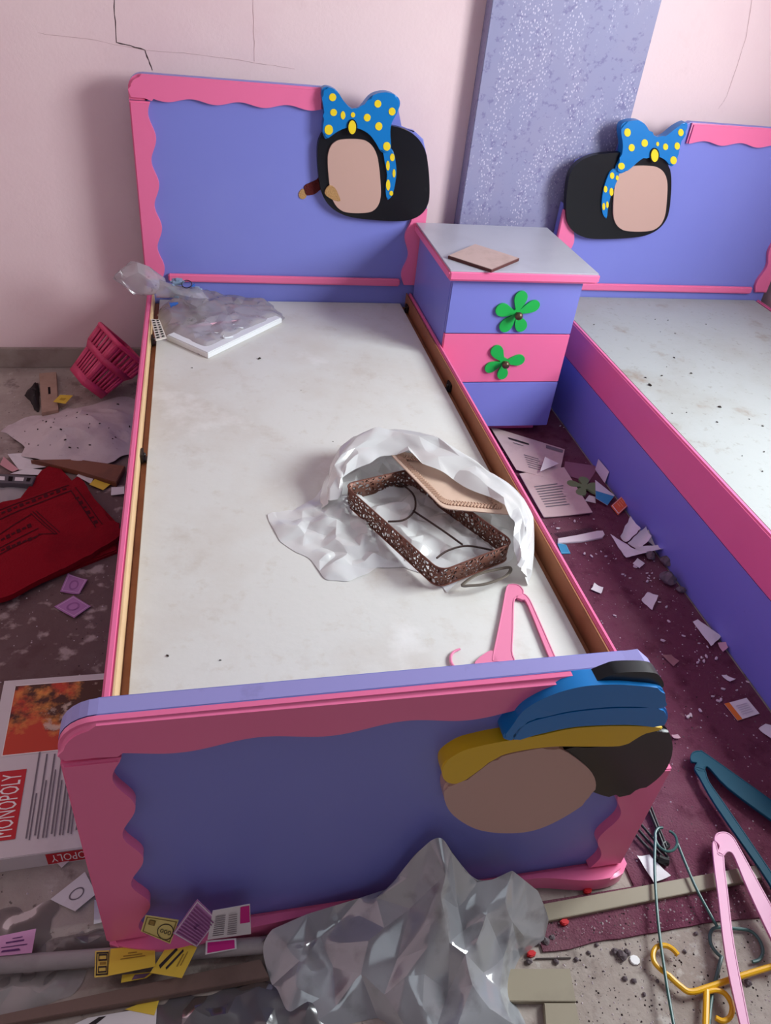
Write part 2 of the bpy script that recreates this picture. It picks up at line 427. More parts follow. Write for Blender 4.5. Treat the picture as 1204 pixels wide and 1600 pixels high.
c.box((WALL_L, y0, 0), (-0.75, y1, CEIL)); c.box((0.55, y0, 0), (WALL_R, y1, CEIL)); c.box((-0.75, y0, 2.3), (0.55, y1, CEIL)); c.box((-0.75, y0, 0), (0.55, y1, 1.15))
struct('wall_front', c, flat((98, 94, 102), 0.8))
c = MB(); f_ = 0.05
for (a, b) in (((WIN_Y0, WIN_Z0), (WIN_Y1, WIN_Z0 + f_)), ((WIN_Y0, WIN_Z1 - f_), (WIN_Y1, WIN_Z1)), ((WIN_Y0, WIN_Z0), (WIN_Y0 + f_, WIN_Z1)), ((WIN_Y1 - f_, WIN_Z0), (WIN_Y1, WIN_Z1)), ((0.405, WIN_Z0), (0.445, WIN_Z1))):
    c.box((WALL_R + 0.02, a[0], a[1]), (WALL_R + 0.06, b[0], b[1]), 0.004)
struct('window_1', c, flat((232, 230, 228), 0.4))
c = MB(); bsm = mat('grey_stone_skirting', (160, 146, 138), 0.6, 0.3, dirt=[(8, (130, 112, 106), 0.5, 0.2, 0.7)])
c.box((WALL_L, WALL_Y - 0.02, 0), (WALL_R, WALL_Y, 0.08), 0.003); struct('baseboard_back', c, bsm)
# wallpapered pillar between the headboards
PILX0, PILX1, PILY = 0.672, 1.275, 2.168
wp = mat('purple_wallpaper', (146, 144, 178), 0.5, 0.35, dirt=[(4, (156, 148, 176), 0.45, 0.3, 0.6), (46, (112, 104, 150), 0.56, 0.08, 0.6)])
nt = wp.node_tree; N = nt.nodes; L = nt.links; bs = N['Principled BSDF']; src = bs.inputs['Base Color'].links[0].from_socket
tc = N.new('ShaderNodeTexCoord')
mp = N.new('ShaderNodeMapping'); mp.inputs['Scale'].default_value = (130, 130, 80); mp.inputs['Rotation'].default_value = (0, 0.5, 0)
vo = N.new('ShaderNodeTexVoronoi'); vo.inputs['Scale'].default_value = 1.0; L.new(tc.outputs['Object'], mp.inputs[0]); L.new(mp.outputs[0], vo.inputs['Vector'])
lt = N.new('ShaderNodeMapRange'); lt.inputs[1].default_value = 0.34; lt.inputs[2].default_value = 0.2; L.new(vo.outputs['Distance'], lt.inputs[0])
mp2 = N.new('ShaderNodeMapping'); mp2.inputs['Scale'].default_value = (9, 9, 2.6); L.new(tc.outputs['Object'], mp2.inputs[0])
no = N.new('ShaderNodeTexNoise'); no.inputs['Scale'].default_value = 1.0; no.inputs['Detail'].default_value = 3; L.new(mp2.outputs[0], no.inputs['Vector'])
st = N.new('ShaderNodeMapRange'); st.inputs[1].default_value = 0.5; st.inputs[2].default_value = 0.58; L.new(no.outputs[0], st.inputs[0])
mm = N.new('ShaderNodeMath'); mm.operation = 'MULTIPLY'; L.new(lt.outputs[0], mm.inputs[0]); L.new(st.outputs[0], mm.inputs[1])
mx = N.new('ShaderNodeMix'); mx.data_type = 'RGBA'; L.new(mm.outputs[0], mx.inputs[0]); L.new(src, mx.inputs[6]); mx.inputs[7].default_value = lin((206, 198, 218))
L.new(mx.outputs[2], bs.inputs['Base Color'])
rr = N.new('ShaderNodeMapRange'); rr.inputs[3].default_value = 0.5; rr.inputs[4].default_value = 0.22; L.new(mm.outputs[0], rr.inputs[0]); L.new(rr.outputs[0], bs.inputs['Roughness'])
c = MB(); c.box((PILX0, PILY, 0), (PILX1, WALL_Y, CEIL), 0.002); struct('wall_pillar', c, wp)

# carpet
cp = MB()
carm = mat('wine_carpet', (112, 62, 80), 0.95, 0.1, dirt=[(3, (132, 94, 102), 0.46, 0.22, 0.7), (14, (84, 40, 56), 0.52, 0.14, 0.7), (70, (140, 104, 108), 0.63, 0.06, 0.5)], bump=(220, 0.5))
pl = [(0.275, -0.185), (0.64, -0.185), (1.9, -0.26), (1.9, -0.12), (1.075, -0.12), (1.075, 2.1), (0.508, 2.1), (0.508, -0.094), (0.275, -0.094)]
pts = []
for i, p in enumerate(pl):
    q = pl[(i + 1) % len(pl)]
    k = 14 if i in (0, 1) else 1
    for j in range(k):
        t = j / k; x = p[0] + (q[0] - p[0]) * t; y = p[1] + (q[1] - p[1]) * t
        if k > 1: y += 0.006 * noise.noise(Vector((x * 14, 0, 3)))
        pts.append((x, y, 0.005))
cp.prism(pts, (0, 0, -0.0045), 0)
tag(build('carpet', cp, carm, None, 30), 'wine red carpet strip littered with scraps between the two beds', 'carpet')

# ================================================================== BEDS
HB_Y, HB_T, HB_H, ZR, ZB = 2.116, 0.036, 1.072, 0.3757, 0.332
def arc(cx, cz, r, a0, a1, n=7): return [(cx + r * cos(radians(a0 + (a1 - a0) * k / n)), cz + r * sin(radians(a0 + (a1 - a0) * k / n))) for k in range(n + 1)]
def P3(pts, y): return [Vector((x, y, z)) for x, z in pts]
def wave(t, per, amp, ph=0.0): return amp * sin(2 * pi * t / per + ph)

def panel_and_frame(bed, name, x0, x1, H, yf, ythick, zb, top_rng, left_rng, right_rng, sgn, trim_t=0.014, wl_=0.066, amp=0.009, rad=0.045, right_cut=None, left_cut=None, per=0.155):
    """panel with a wavy pink frame on the face that looks to sgn*y"""
    m = MB()
    out = [(x0, zb)] + (left_cut or arc(x0 + rad, H - rad, rad, 180, 90)) + (right_cut or arc(x1 - rad, H - rad, rad, 90, 0)) + [(x1, zb)]
    m.prism(P3(out, yf), (0, -sgn * ythick, 0), 0.004, back=True)
    pan = build(name, m, PURPLE, bed)
    y = yf + sgn * trim_t; d = (0, -sgn * trim_t, 0)
    n = 90
    # top strip
    a, b = top_rng; inner = []
    for k in range(n + 1):
        x = b + (a - b) * k / n
        inner.append((x, H - 0.064 + wave(x - x0, per, amp * 0.7) - 0.004 * cos((x - x0) * 3)))
    o = []
    if a <= x0 + 1e-6: o += [(x0, H - 0.075)] + arc(x0 + rad, H - rad, rad, 180, 90)
    else: o += [(a, H - 0.001)]
    if b >= x1 - 1e-6: o += arc(x1 - rad, H - rad, rad, 90, 0) + [(x1, H - 0.075)]
    else: o += [(b, H - 0.001)]
    if a <= x0 + 1e-6: inner = [p for p in inner if p[0] > x0 + 0.066] + [(x0 + 0.05, H - 0.075)]
    if b >= x1 - 1e-6: inner = [(x1 - 0.05, H - 0.075)] + [p for p in inner if p[0] < x1 - 0.066]
    t = MB(); t.prism(P3(o + inner, y), d, 0.008, seg=3); build('top_trim', t, PINK, pan)
    for side, rng in ((0, left_rng), (1, right_rng)):
        if not rng: continue
        z0, z1 = rng; inn = []
        for k in range(n + 1):
            z = z0 + (z1 - z0) * k / n; f = (z - z0) / (z1 - z0)
            wv = wl_ + wave(z, 0.145, amp * 1.1, 0.8) - 0.006 * (1 - f)
            inn.append((x0 + wv if side == 0 else x1 - wv, z))
        oe = [(x0 if side == 0 else x1, z1), (x0 if side == 0 else x1, z0)]
        t = MB(); t.prism(P3(inn + oe, y), d, 0.006, seg=3); build('side_trim', t, PINK, pan)
    return pan

def rails(bed, xl, xr, brackets=(), low=0.0):
    for x, s in ((xl, 1), (xr, -1)):
        a, b = sorted((x, x + s * 0.018))
        r = MB(); r.box((a, 0.0, 0.002), (b, HB_Y - 0.0005, 0.235)); side = build('side_panel', r, PURPLE, bed)
        r = MB()
        r.box((min(x - s * 0.002, x + s * 0.012), 0.0, 0.235), (max(x - s * 0.002, x + s * 0.016), HB_Y - 0.001, ZR), 0.005, seg=3)
        build('side_rail', r, PINK, bed)
        r = MB(); a, b = sorted((x + s * 0.0155, x + s * 0.0205)); r.box((a, 0.001, 0.235), (b, HB_Y - 0.002, ZR - 0.002 - low), 0.001)
        build('inner_lining', r, CREAM if s == 1 else WOOD, bed)
        r = MB(); a, b = sorted((x + s * 0.0205, x + s * 0.045)); r.box((a, 0.002, ZB - 0.045), (b, HB_Y - 0.002, ZB - 0.016), 0.002)
        build('support_batten', r, WOOD, bed)
    for (x, y) in brackets:
        s = 1 if x < (xl + xr) / 2 else -1
        b = MB(); b.box((x, y - 0.02, ZB - 0.012), (x + s * 0.008, y + 0.02, ZB + 0.014), 0.002)
        b.box((x, y - 0.012, ZB - 0.014), (x + s * 0.022, y + 0.012, ZB - 0.008), 0.001); b.ball((x + s * 0.009, y, ZB + 0.004), 0.006)
        build('corner_bracket', b, STEEL, bed)

def zx(px, py, y): p = aty(px, py, y); return (p.x, p.z)
def plaque_piece(parent, name, pxs, y, depth, m, bev=0.006, sm=5, raw=False):
    pts = [aty(x, yy, y) for x, yy in pxs]
    pts = pts if raw else smooth_loop(pts, sm)
    t = MB(); t.prism(pts, (0, depth, 0), bev, seg=3)
    return build(name, t, m, parent)
def dots(parent, name, lst, y, m, t=0.0016):
    for (cx, cy, rx, ry) in lst:
        pts = [aty(cx + rx * cos(2 * pi * k / 20) * (1 + 0.08 * noise.noise(Vector((cx, k, 1)))), cy + ry * sin(2 * pi * k / 20), y) for k in range(20)]
        b = MB(); b.prism(pts, (0, t, 0), 0.0005); build(name, b, m, parent)

def z7(l): return [(440 + x / 4.631, 110 + y / 4.631) for x, y in l]
def z3(l): return [(600 + x / 1.993, 1000 + y / 1.993) for x, y in l]
def z8(l): return [(860 + x / 3.5, 170 + y / 3.5) for x, y in l]
sq = lambda v: math.copysign(abs(v) ** 0.62, v)
def cut(pxs, y): return [zx(a, b, y) for a, b in pxs]
# ---- bed with the wire tray on it
bed = thing('single_bed', (0.0, 1.03, 0), 'purple and pink single bed with footboard, bare board base strewn with bags and tray', 'bed', )
XL, XR = -0.5, 0.5
hb = panel_and_frame(bed, 'headboard', -0.506, 0.521, HB_H, HB_Y, HB_T, 0.012, (-0.506, 0.118), (0.41, HB_H - 0.077), (0.41, 0.70), -1,
    right_cut=[(0.118, HB_H)] + cut(z7([(380, 155), (430, 225), (490, 300), (560, 300), (640, 225), (770, 185), (835, 210), (845, 290), (860, 420), (960, 440), (1025, 500), (1050, 620), (1062, 790), (1060, 900)]), HB_Y) + [(0.521, 0.72)])
t = MB(); t.box((-0.425, HB_Y - 0.016, 0.404), (0.447, HB_Y - 0.0002, 0.433), 0.005, seg=3); build('lower_trim', t, PINK, hb)
rails(bed, XL, XR, [(-0.4795, 1.76), (-0.4795, 1.05), (0.4795, 1.42), (0.4795, 2.06)])
t = MB(); t.box((-0.4625, 0.02, ZB - 0.016), (0.46, HB_Y - 0.004, ZB), 0.0015); build('base_board', t, BOARD, bed)
FCUT = cut([(985, 1033), (1008, 1036), (1024, 1050), (1031, 1072), (1036, 1085), (1038, 1110), (1034, 1140), (1044, 1165), (1041, 1190), (1033, 1203)], -0.049)
FCUT = [(FCUT[0][0], 0.645)] + FCUT[1:]
fb = panel_and_frame(bed, 'footboard', -0.508, 0.479, 0.645, -0.049, 0.03, 0.012, (-0.508, FCUT[0][0] - 0.004), (0.05, 0.645 - 0.077), (0.05, 0.37), -1, trim_t=0.017, wl_=0.075, amp=0.011, rad=0.055, right_cut=FCUT, per=0.21)
# lilac cap along the footboard's top edge
t = MB(); cap = arc(-0.508 + 0.055, 0.59, 0.0555, 180, 90) + [(a, b + 0.0006) for a, b in FCUT[:4]]
for (a, b) in zip(cap, cap[1:]):
    na = Vector((a[0], 0, a[1])); nb = Vector((b[0], 0, b[1]))
    t.add([(a[0], -0.0475, a[1]), (b[0], -0.0475, b[1]), (b[0], -0.0205, b[1]), (a[0], -0.0205, a[1])], [(0, 1, 2, 3)])
build('edge_band', t, LILAC, fb)
# wavy plinth of the footboard
t = MB(); pp = [(-0.505, -0.049), (0.497, -0.049)]
n = 60; fr_ = []
for k in range(n + 1):
    x = 0.497 - 1.002 * k / n
    yv = -0.078 - 0.010 * sin(2 * pi * (x + 0.06) / 0.42) - 0.003 * cos(2 * pi * x / 0.2)
    e = min(k, n - k) / 3.0
    if e < 1: yv = -0.062 + (yv + 0.062) * math.sqrt(max(0, 1 - (1 - e) ** 2))
    fr_.append((x, yv))
t.prism([Vector((x, y, 0.045)) for x, y in pp + fr_], (0, 0, -0.04), 0.012, seg=4); build('plinth', t, PINK, fb)
# painted relief on the headboard: bow over a plain oval plaque
plq = plaque_piece(hb, 'relief_plaque', z7([(664 + 402 * sq(cos(a)) + 24 * sq(sin(a)), 735 + 350 * sq(sin(a)) + 30 * sq(cos(a))) for a in [2 * pi * k / 24 for k in range(24)]]), HB_Y - 0.026, 0.026, BLACKP, 0.008)
ov = [(525 + 186 * sq(cos(a)) + 24 * sq(sin(a)), 765 + 268 * sq(sin(a))) for a in [2 * pi * k / 24 for k in range(24)]]
plaque_piece(plq, 'oval_panel', z7(ov), HB_Y - 0.033, 0.02, BEIGEP, 0.005)
tail = plaque_piece(plq, 'ribbon_tail', z7([(735, 560), (800, 575), (826, 680), (826, 780), (800, 900), (765, 935), (752, 860), (762, 760), (745, 660)]), HB_Y - 0.033, 0.02, BLUEP, 0.003)
def zd(l): return [(440 + a / 4.631, 110 + b / 4.631, c / 4.631, d / 4.631) for a, b, c, d in l]
dots(tail, 'painted_dot', zd([(800, 630, 17, 28), (768, 690, 13, 36), (812, 745, 11, 30), (770, 830, 15, 40), (792, 890, 14, 18)]), HB_Y - 0.0345, YELP)
bow = plaque_piece(plq, 'bow', z7([(300, 130), (340, 122), (400, 150), (440, 210), (490, 268), (535, 290), (580, 268), (640, 195), (700, 165), (770, 160), (830, 185), (857, 225), (850, 280), (800, 370), (785, 440), (790, 540), (785, 592), (750, 604), (715, 585), (690, 540), (640, 470), (580, 430), (520, 415), (460, 418), (400, 445), (350, 480), (320, 498), (300, 465), (300, 400), (310, 330), (300, 250), (288, 180)]), HB_Y - 0.04, 0.04, BLUEP, 0.006, sm=3)
dots(bow, 'painted_dot', zd([(368, 195, 26, 29), (375, 305, 25, 26), (443, 325, 17, 30), (340, 430, 31, 37), (515, 322, 16, 19), (695, 242, 25, 28), (798, 298, 25, 29), (618, 342, 25, 28), (702, 405, 26, 30), (760, 550, 27, 32)]), HB_Y - 0.0415, YELP)
kn = plaque_piece(bow, 'bow_knot', z7([(510 + 36 * cos(2 * pi * k / 12), 412 + 58 * sin(2 * pi * k / 12)) for k in range(12)]), HB_Y - 0.044, 0.006, BLACKP, 0.001)
dots(bow, 'knot_button', zd([(510, 412, 28, 50)]), HB_Y - 0.0465, YELP, 0.003)
# glue scar left of the plaque
scar = z7([(160, 840), (200, 815), (255, 790), (270, 765), (310, 785), (345, 778), (362, 795), (345, 825), (300, 850), (270, 870), (240, 895), (200, 905), (170, 898)])
plaque_piece(hb, 'glue_scar', scar, HB_Y - 0.003, 0.003, mat('dark_red_glue', (92, 30, 30), 0.7, 0.2, bump=(300, 0.8)), 0.001, sm=2)
plaque_piece(hb, 'glue_scar', z7([(122, 890), (150, 855), (172, 880), (180, 910), (160, 932), (130, 925)]), HB_Y - 0.003, 0.003, mat('tan_glue', (196, 150, 100), 0.7, 0.2, bump=(300, 0.8)), 0.001, sm=2)
plaque_piece(plq, 'bare_wood_chip', z7([(312, 870), (345, 830), (385, 850), (410, 900), (425, 945), (390, 945), (340, 920), (315, 900)]), HB_Y - 0.0342, 0.003, MATS['tan_glue'], 0.0008, sm=2)
# painted relief on the footboard: plain curved bands
FY = -0.072
plq = plaque_piece(fb, 'relief_plaque', z3([(540, 340), (640, 335), (745, 320), (830, 285), (880, 280), (898, 340), (872, 410), (800, 468), (715, 490), (640, 470), (560, 440)]), FY, 0.023, BLACKP, 0.008)
plaque_piece(plq, 'cap_band', z3([(618, 142), (660, 128), (700, 112), (740, 101), (830, 101), (860, 116), (866, 150), (780, 140), (700, 137)]), FY, 0.023, BLACKP, 0.007)
plaque_piece(plq, 'blue_band', z3([(372, 308), (400, 265), (440, 215), (520, 172), (612, 146), (700, 139), (780, 142), (864, 154), (876, 190), (874, 212), (780, 208), (690, 210), (580, 222), (500, 240), (440, 255), (405, 312)]), FY - 0.008, 0.031, BLUEP, 0.006)
plaque_piece(plq, 'blue_band', z3([(400, 316), (412, 285), (450, 258), (500, 243), (580, 226), (690, 214), (780, 212), (876, 216), (872, 270), (760, 264), (600, 270), (480, 294)]), FY - 0.008, 0.031, BLUEP, 0.004)
plaque_piece(plq, 'yellow_band', z3([(182, 392), (235, 350), (300, 330), (370, 316), (480, 298), (600, 274), (760, 268), (868, 276), (800, 296), (750, 328), (640, 332), (530, 332), (430, 344), (350, 366), (290, 410), (230, 448), (190, 440)]), FY - 0.003, 0.026, mat('mustard_paint', (222, 180, 20), 0.4, 0.4), 0.005)
plaque_piece(plq, 'beige_panel', z3([(192, 455), (240, 448), (290, 412), (350, 370), (430, 348), (530, 336), (600, 372), (655, 430), (645, 490), (560, 552), (470, 592), (380, 602), (290, 590), (220, 550), (190, 505)]), FY - 0.003, 0.026, BEIGEP, 0.005)

# ---- bed by the window
bed2 = thing('single_bed', (1.59, 1.03, 0), 'purple and pink single bed with empty dusty board, right beside the window wall', 'bed')
B2L, B2R = 1.083, 2.08
hb = panel_and_frame(bed2, 'headboard', 1.061, 2.098, HB_H - 0.022, HB_Y, HB_T, 0.012, (1.495, 2.098), (0.41, 0.72), (0.41, HB_H - 0.1), -1,
    left_cut=[(1.061, 0.74)] + cut(z8([(105, 570), (98, 490), (110, 380), (150, 290), (230, 255), (380, 250), (395, 200), (400, 100), (440, 78), (490, 78), (515, 98), (550, 145), (600, 172), (640, 152), (690, 112), (735, 92)]), HB_Y) + [(1.495, HB_H - 0.022)])
t = MB(); t.box((1.14, HB_Y - 0.016, 0.404), (2.02, HB_Y - 0.0002, 0.433), 0.005, seg=3); build('lower_trim', t, PINK, hb)
rails(bed2, B2L, B2R, low=0.02)
t = MB(); t.box((B2L + 0.0165, 0.02, ZB + 0.01), (B2R - 0.022, HB_Y - 0.004, ZR - 0.003), 0.0015); build('base_board', t, BOARD2, bed2)
panel_and_frame(bed2, 'footboard', 1.075, 2.075, 0.645, -0.049, 0.03, 0.012, (1.075, 2.075), (0.05, 0.645 - 0.077), (0.05, 0.645 - 0.077), -1, trim_t=0.017, wl_=0.075, amp=0.011, rad=0.055)
def zd8(l): return [(860 + a / 3.5, 170 + b / 3.5, c / 3.5, d / 3.5) for a, b, c, d in l]
plq = plaque_piece(hb, 'relief_plaque', z8([(372 + 286 * sq(cos(a)) - 14 * sq(sin(a)), 475 + 236 * sq(sin(a)) - 12 * sq(cos(a))) for a in [2 * pi * k / 24 for k in range(24)]]), HB_Y - 0.026, 0.026, BLACKP, 0.008)
plaque_piece(plq, 'oval_panel', z8([(490 + 146 * sq(cos(a)) - 12 * sq(sin(a)), 492 + 180 * sq(sin(a))) for a in [2 * pi * k / 24 for k in range(24)]]), HB_Y - 0.033, 0.02, BEIGEP, 0.005)
tail = plaque_piece(plq, 'ribbon_tail', z8([(350, 330), (378, 350), (352, 420), (328, 480), (312, 550), (306, 600), (284, 570), (280, 500), (295, 420), (322, 350)]), HB_Y - 0.033, 0.02, BLUEP, 0.003)
dots(tail, 'painted_dot', zd8([(336, 366, 12, 18), (364, 378, 8, 14), (300, 440, 10, 18), (332, 455, 11, 22), (290, 535, 8, 20), (310, 525, 7, 18)]), HB_Y - 0.0345, YELP)
bow = plaque_piece(plq, 'bow', z8([(395, 85), (440, 66), (490, 66), (520, 90), (550, 135), (600, 160), (640, 142), (690, 102), (745, 76), (750, 110), (722, 155), (702, 230), (692, 290), (662, 318), (635, 288), (600, 266), (540, 258), (490, 280), (435, 328), (392, 355), (362, 348), (360, 320), (385, 270), (395, 200), (386, 130)]), HB_Y - 0.04, 0.04, BLUEP, 0.006, sm=3)
dots(bow, 'painted_dot', zd8([(420, 130, 18, 23), (443, 213, 17, 20), (514, 188, 18, 21), (387, 314, 18, 19), (628, 208, 14, 18), (692, 204, 15, 20), (672, 282, 18, 22), (712, 130, 15, 20), (585, 193, 8, 12)]), HB_Y - 0.0415, YELP)
plaque_piece(bow, 'bow_knot', z8([(569 + 26 * cos(2 * pi * k / 12), 256 + 42 * sin(2 * pi * k / 12)) for k in range(12)]), HB_Y - 0.044, 0.006, BLACKP, 0.001)
dots(bow, 'knot_button', zd8([(569, 256, 20, 35)]), HB_Y - 0.0465, YELP, 0.003)

# ================================================================== NIGHTSTAND
NY = 1.63
ns = thing('nightstand', (0.735, 1.86, 0.0056), 'purple and pink three drawer nightstand with green flower handles standing between the beds', 'nightstand')
t = MB(); t.box((0.503, NY + 0.018, 0.045), (0.968, 2.095, 0.618), 0.002); build('body', t, PURPLE, ns)
t = MB(); t.box((0.53, NY + 0.05, 0.0056), (0.94, 2.08, 0.045), 0.002); build('plinth', t, PINK, ns)
t = MB(); t.box((0.478, NY - 0.03, 0.618), (1.012, 2.098, 0.652), 0.007, seg=3); tp = build('edge_trim', t, PINK, ns)
t = MB(); t.box((0.482, NY - 0.024, 0.648), (1.006, 2.096, 0.6535), 0.001); build('top', t, GREYTOP, ns)
def flower(parent, cx, cz, y, petals, R=0.052, m=GREENP, flatz=None):
    pts = []
    n = 160
    for k in range(n):
        a = 2 * pi * k / n; r = 0.016
        for (pa, pl_, pw) in petals:
            d = (a - radians(pa) + pi) % (2 * pi) - pi
            if abs(d) < pw: r = max(r, 0.012 + (R * pl_ - 0.012) * max(0, cos(d / pw * pi / 2)) ** 0.30)
        pts.append((r * cos(a), r * sin(a)))
    b = MB()
    if flatz is None: b.prism([Vector((cx + u, y, cz + v)) for u, v in pts], (0, 0.007, 0), 0.002)
    else: b.prism([Vector((cx + u, y + v, flatz)) for u, v in pts], (0, 0, -0.007), 0.002)
    return b
PET = [(86, 1.0, 0.50), (26, 1.06, 0.42), (-60, 0.92, 0.50), (-124, 0.98, 0.50), (168, 1.0, 0.50)]
PET2 = [(130, 1.05, 0.50), (8, 1.05, 0.46), (-85, 0.92, 0.50), (-155, 0.98, 0.48)]
bronze = mat('bronze_knob', (92, 78, 60), 0.35, 0.5, metal=0.6)
for k, (z0, z1, m, cxy, pet) in enumerate(((0.424, 0.615, PURPLE, (807, 490), PET), (0.235, 0.421, PINK, (787, 566), PET2), (0.047, 0.232, PURPLE, None, None))):
    d = MB(); d.box((0.503, NY, z0), (0.970, NY + 0.0175, z1), 0.002); dr = build('drawer', d, m, ns)
    if cxy:
        p = aty(*cxy, NY - 0.008)
        h = build('flower_backplate', flower(None, p.x, p.z, NY - 0.0085, pet, 0.080 if k == 0 else 0.074), GREENP, dr)
        b = MB(); b.ball((p.x, NY - 0.030, p.z), 0.0145, sc=(1, 0.85, 1)); b.tube([(p.x, NY - 0.024, p.z), (p.x, NY - 0.008, p.z)], 0.006, 10)
        build('knob', b, bronze, dr)
# loose tile on the nightstand
tl = MB(); zt = 0.654
tl.prism([atz(x, y, zt + 0.011) for x, y in ((700, 399), (768, 421), (811, 403), (742, 381))], (0, 0, -0.0108), 0.001)
tag(build('tile', tl, mat('dusty_beige_tile', (196, 168, 162), 0.6, 0.3, dirt=[(20, (176, 148, 140), 0.5, 0.2, 0.6)])), 'small beige tile with dark edge lying on the nightstand top', 'tile')
# dark underside of the tile is its own edge colour
bpy.data.objects['tile'].data.materials.append(flat((84, 40, 38), 0.6))
for p in bpy.data.objects['tile'].data.polygons:
    if abs(p.normal.z) < 0.3: p.material_index = 1

# ================================================================== THINGS ON THE NEAR BED
Zb = ZB
# wire-and-filigree tray, its woven plate and the white bag around them
filig = bpy.data.materials.new('copper_filigree'); filig.use_nodes = True
nt = filig.node_tree; N = nt.nodes; L = nt.links; b = N['Principled BSDF']
b.inputs['Base Color'].default_value = lin((118, 76, 62)); b.inputs['Metallic'].default_value = 0.35; b.inputs['Roughness'].default_value = 0.5
tc = N.new('ShaderNodeTexCoord'); vo = N.new('ShaderNodeTexVoronoi'); vo.feature = 'DISTANCE_TO_EDGE'; vo.inputs['Scale'].default_value = 95
nz = N.new('ShaderNodeTexNoise'); nz.inputs['Scale'].default_value = 60; L.new(tc.outputs['Object'], nz.inputs['Vector'])
va = N.new('ShaderNodeVectorMath'); va.operation = 'MULTIPLY_ADD'; va.inputs[1].default_value = (0.012, 0.012, 0.012)
L.new(nz.outputs['Color'], va.inputs[0]); L.new(tc.outputs['Object'], va.inputs[2]); L.new(va.outputs[0], vo.inputs['Vector'])
gt = N.new('ShaderNodeMath'); gt.operation = 'LESS_THAN'; gt.inputs[1].default_value = 0.16; L.new(vo.outputs['Distance'], gt.inputs[0]); L.new(gt.outputs[0], b.inputs['Alpha'])
coppers = mat('copper_rim', (112, 70, 58), 0.45, 0.4, metal=0.35)
zt0, zt1 = Zb + 0.012, Zb + 0.062
cor = [atz(x, y, zt1) for x, y in ((537, 757), (688, 893), (804, 848), (642, 733))]
def rounded(cor, r, n=6):
    out = []
    for i, c in enumerate(cor):
        a = (cor[i - 1] - c).normalized(); d = (cor[(i + 1) % len(cor)] - c).normalized()
        for k in range(n + 1):
            t = k / n; out.append((c + a * r) * (1 - t) ** 2 + c * 2 * t * (1 - t) + (c + d * r) * t * t)
    return out
loop = densify(rounded(cor, 0.03), 0.012)
base = sum(cor, Vector()) / 4; base.z = zt0
tray = thing('tray', base, 'copper coloured openwork metal tray frame lying in the torn white bag', 'tray')
m = MB()
V = []; n = len(loop)
for z in (zt0, zt1): V += [Vector((p.x, p.y, z)) for p in loop]
m.add(V, [(i, (i + 1) % n, n + (i + 1) % n, n + i) for i in range(n)])
o_ = build('openwork_band', m, filig, tray)
o_.modifiers.new('thickness', 'SOLIDIFY').thickness = 0.0025
for z in (zt0, zt1):
    m = MB(); m.tube([Vector((p.x, p.y, z)) for p in loop], 0.0022, 6, closed=True); build('rim', m, coppers, tray)
darkrod = mat('dark_bronze_rod', (60, 42, 38), 0.4, 0.5, metal=0.4)
for pts in ([(600, 760), (622, 755), (645, 772), (648, 795), (632, 812), (606, 815)], [(645, 798), (690, 828), (722, 851)], [(682, 872), (700, 860), (730, 853), (770, 860)]):
    m = MB(); m.tube(smooth_path([atz(x, y, zt0 + 0.016) for x, y in pts], 6), 0.0025, 8); build('wire_stand', m, darkrod, tray)
m = MB(); hp = [atz(x, y, zt0 + 0.012) for x, y in ((722, 914), (745, 898), (775, 890), (797, 887), (790, 900), (760, 912), (735, 915))]
m.tube(smooth_loop(hp, 5), 0.004, 8, closed=True, flat=0.6); build('handle', m, mat('aged_pewter', (120, 112, 100), 0.4, 0.5, metal=0.6), tray)
# woven plate
plm = mat('beige_plate', (214, 184, 164), 0.5, 0.35, dirt=[(12, (196, 164, 144), 0.52, 0.2, 0.6)])
c4 = [atz(602, 703, Zb + 0.085), atz(692, 796, Zb + 0.070), atz(806, 806, Zb + 0.072), atz(724, 722, Zb + 0.085)]
plate_o = densify(rounded(c4, 0.022), 0.01)
pn = (c4[1] - c4[0]).cross(c4[3] - c4[0]).normalized(); pn = pn if pn.z > 0 else -pn
pc = sum(plate_o, Vector()) / len(plate_o)
plate = thing('plate', (pc.x, pc.y, Zb + 0.065), 'beige plate with rope pattern border resting tilted on the openwork tray', 'plate')
m = MB(); rows = []
for f, h in ((0.0, -0.004), (0.5, -0.004), (0.74, -0.004), (0.78, 0.0), (0.93, 0.004), (1.0, 0.003)):
    rows.append([pc.lerp(p, f) + pn * h for p in plate_o] + [pc.lerp(plate_o[0], f) + pn * h])
for f, h in ((1.0, 0.0), (0.93, 0.0), (0.76, -0.007), (0.0, -0.007)):
    rows.append([pc.lerp(p, f) + pn * h for p in plate_o] + [pc.lerp(plate_o[0], f) + pn * h])
m.grid(rows); build('dish', m, plm, plate)
m = MB(); rp = densify([pc.lerp(p, 0.80) + pn * 0.003 for p in plate_o], 0.0085)
for i, p in enumerate(rp):
    t = (rp[(i + 1) % len(rp)] - p).normalized(); s_ = pn.cross(t)
    m.tube([p - t * 0.003 - s_ * 0.006, p + t * 0.003 + s_ * 0.006], [0.0027, 0.0027], 6); q_ = p + (pc - p) * 0.10; m.tube([q_ - t * 0.003 + s_ * 0.003, q_ + t * 0.003 - s_ * 0.003], [0.0018, 0.0018], 5)
build('rope_border', m, mat('beige_rope', (190, 154, 132), 0.55, 0.3), plate)
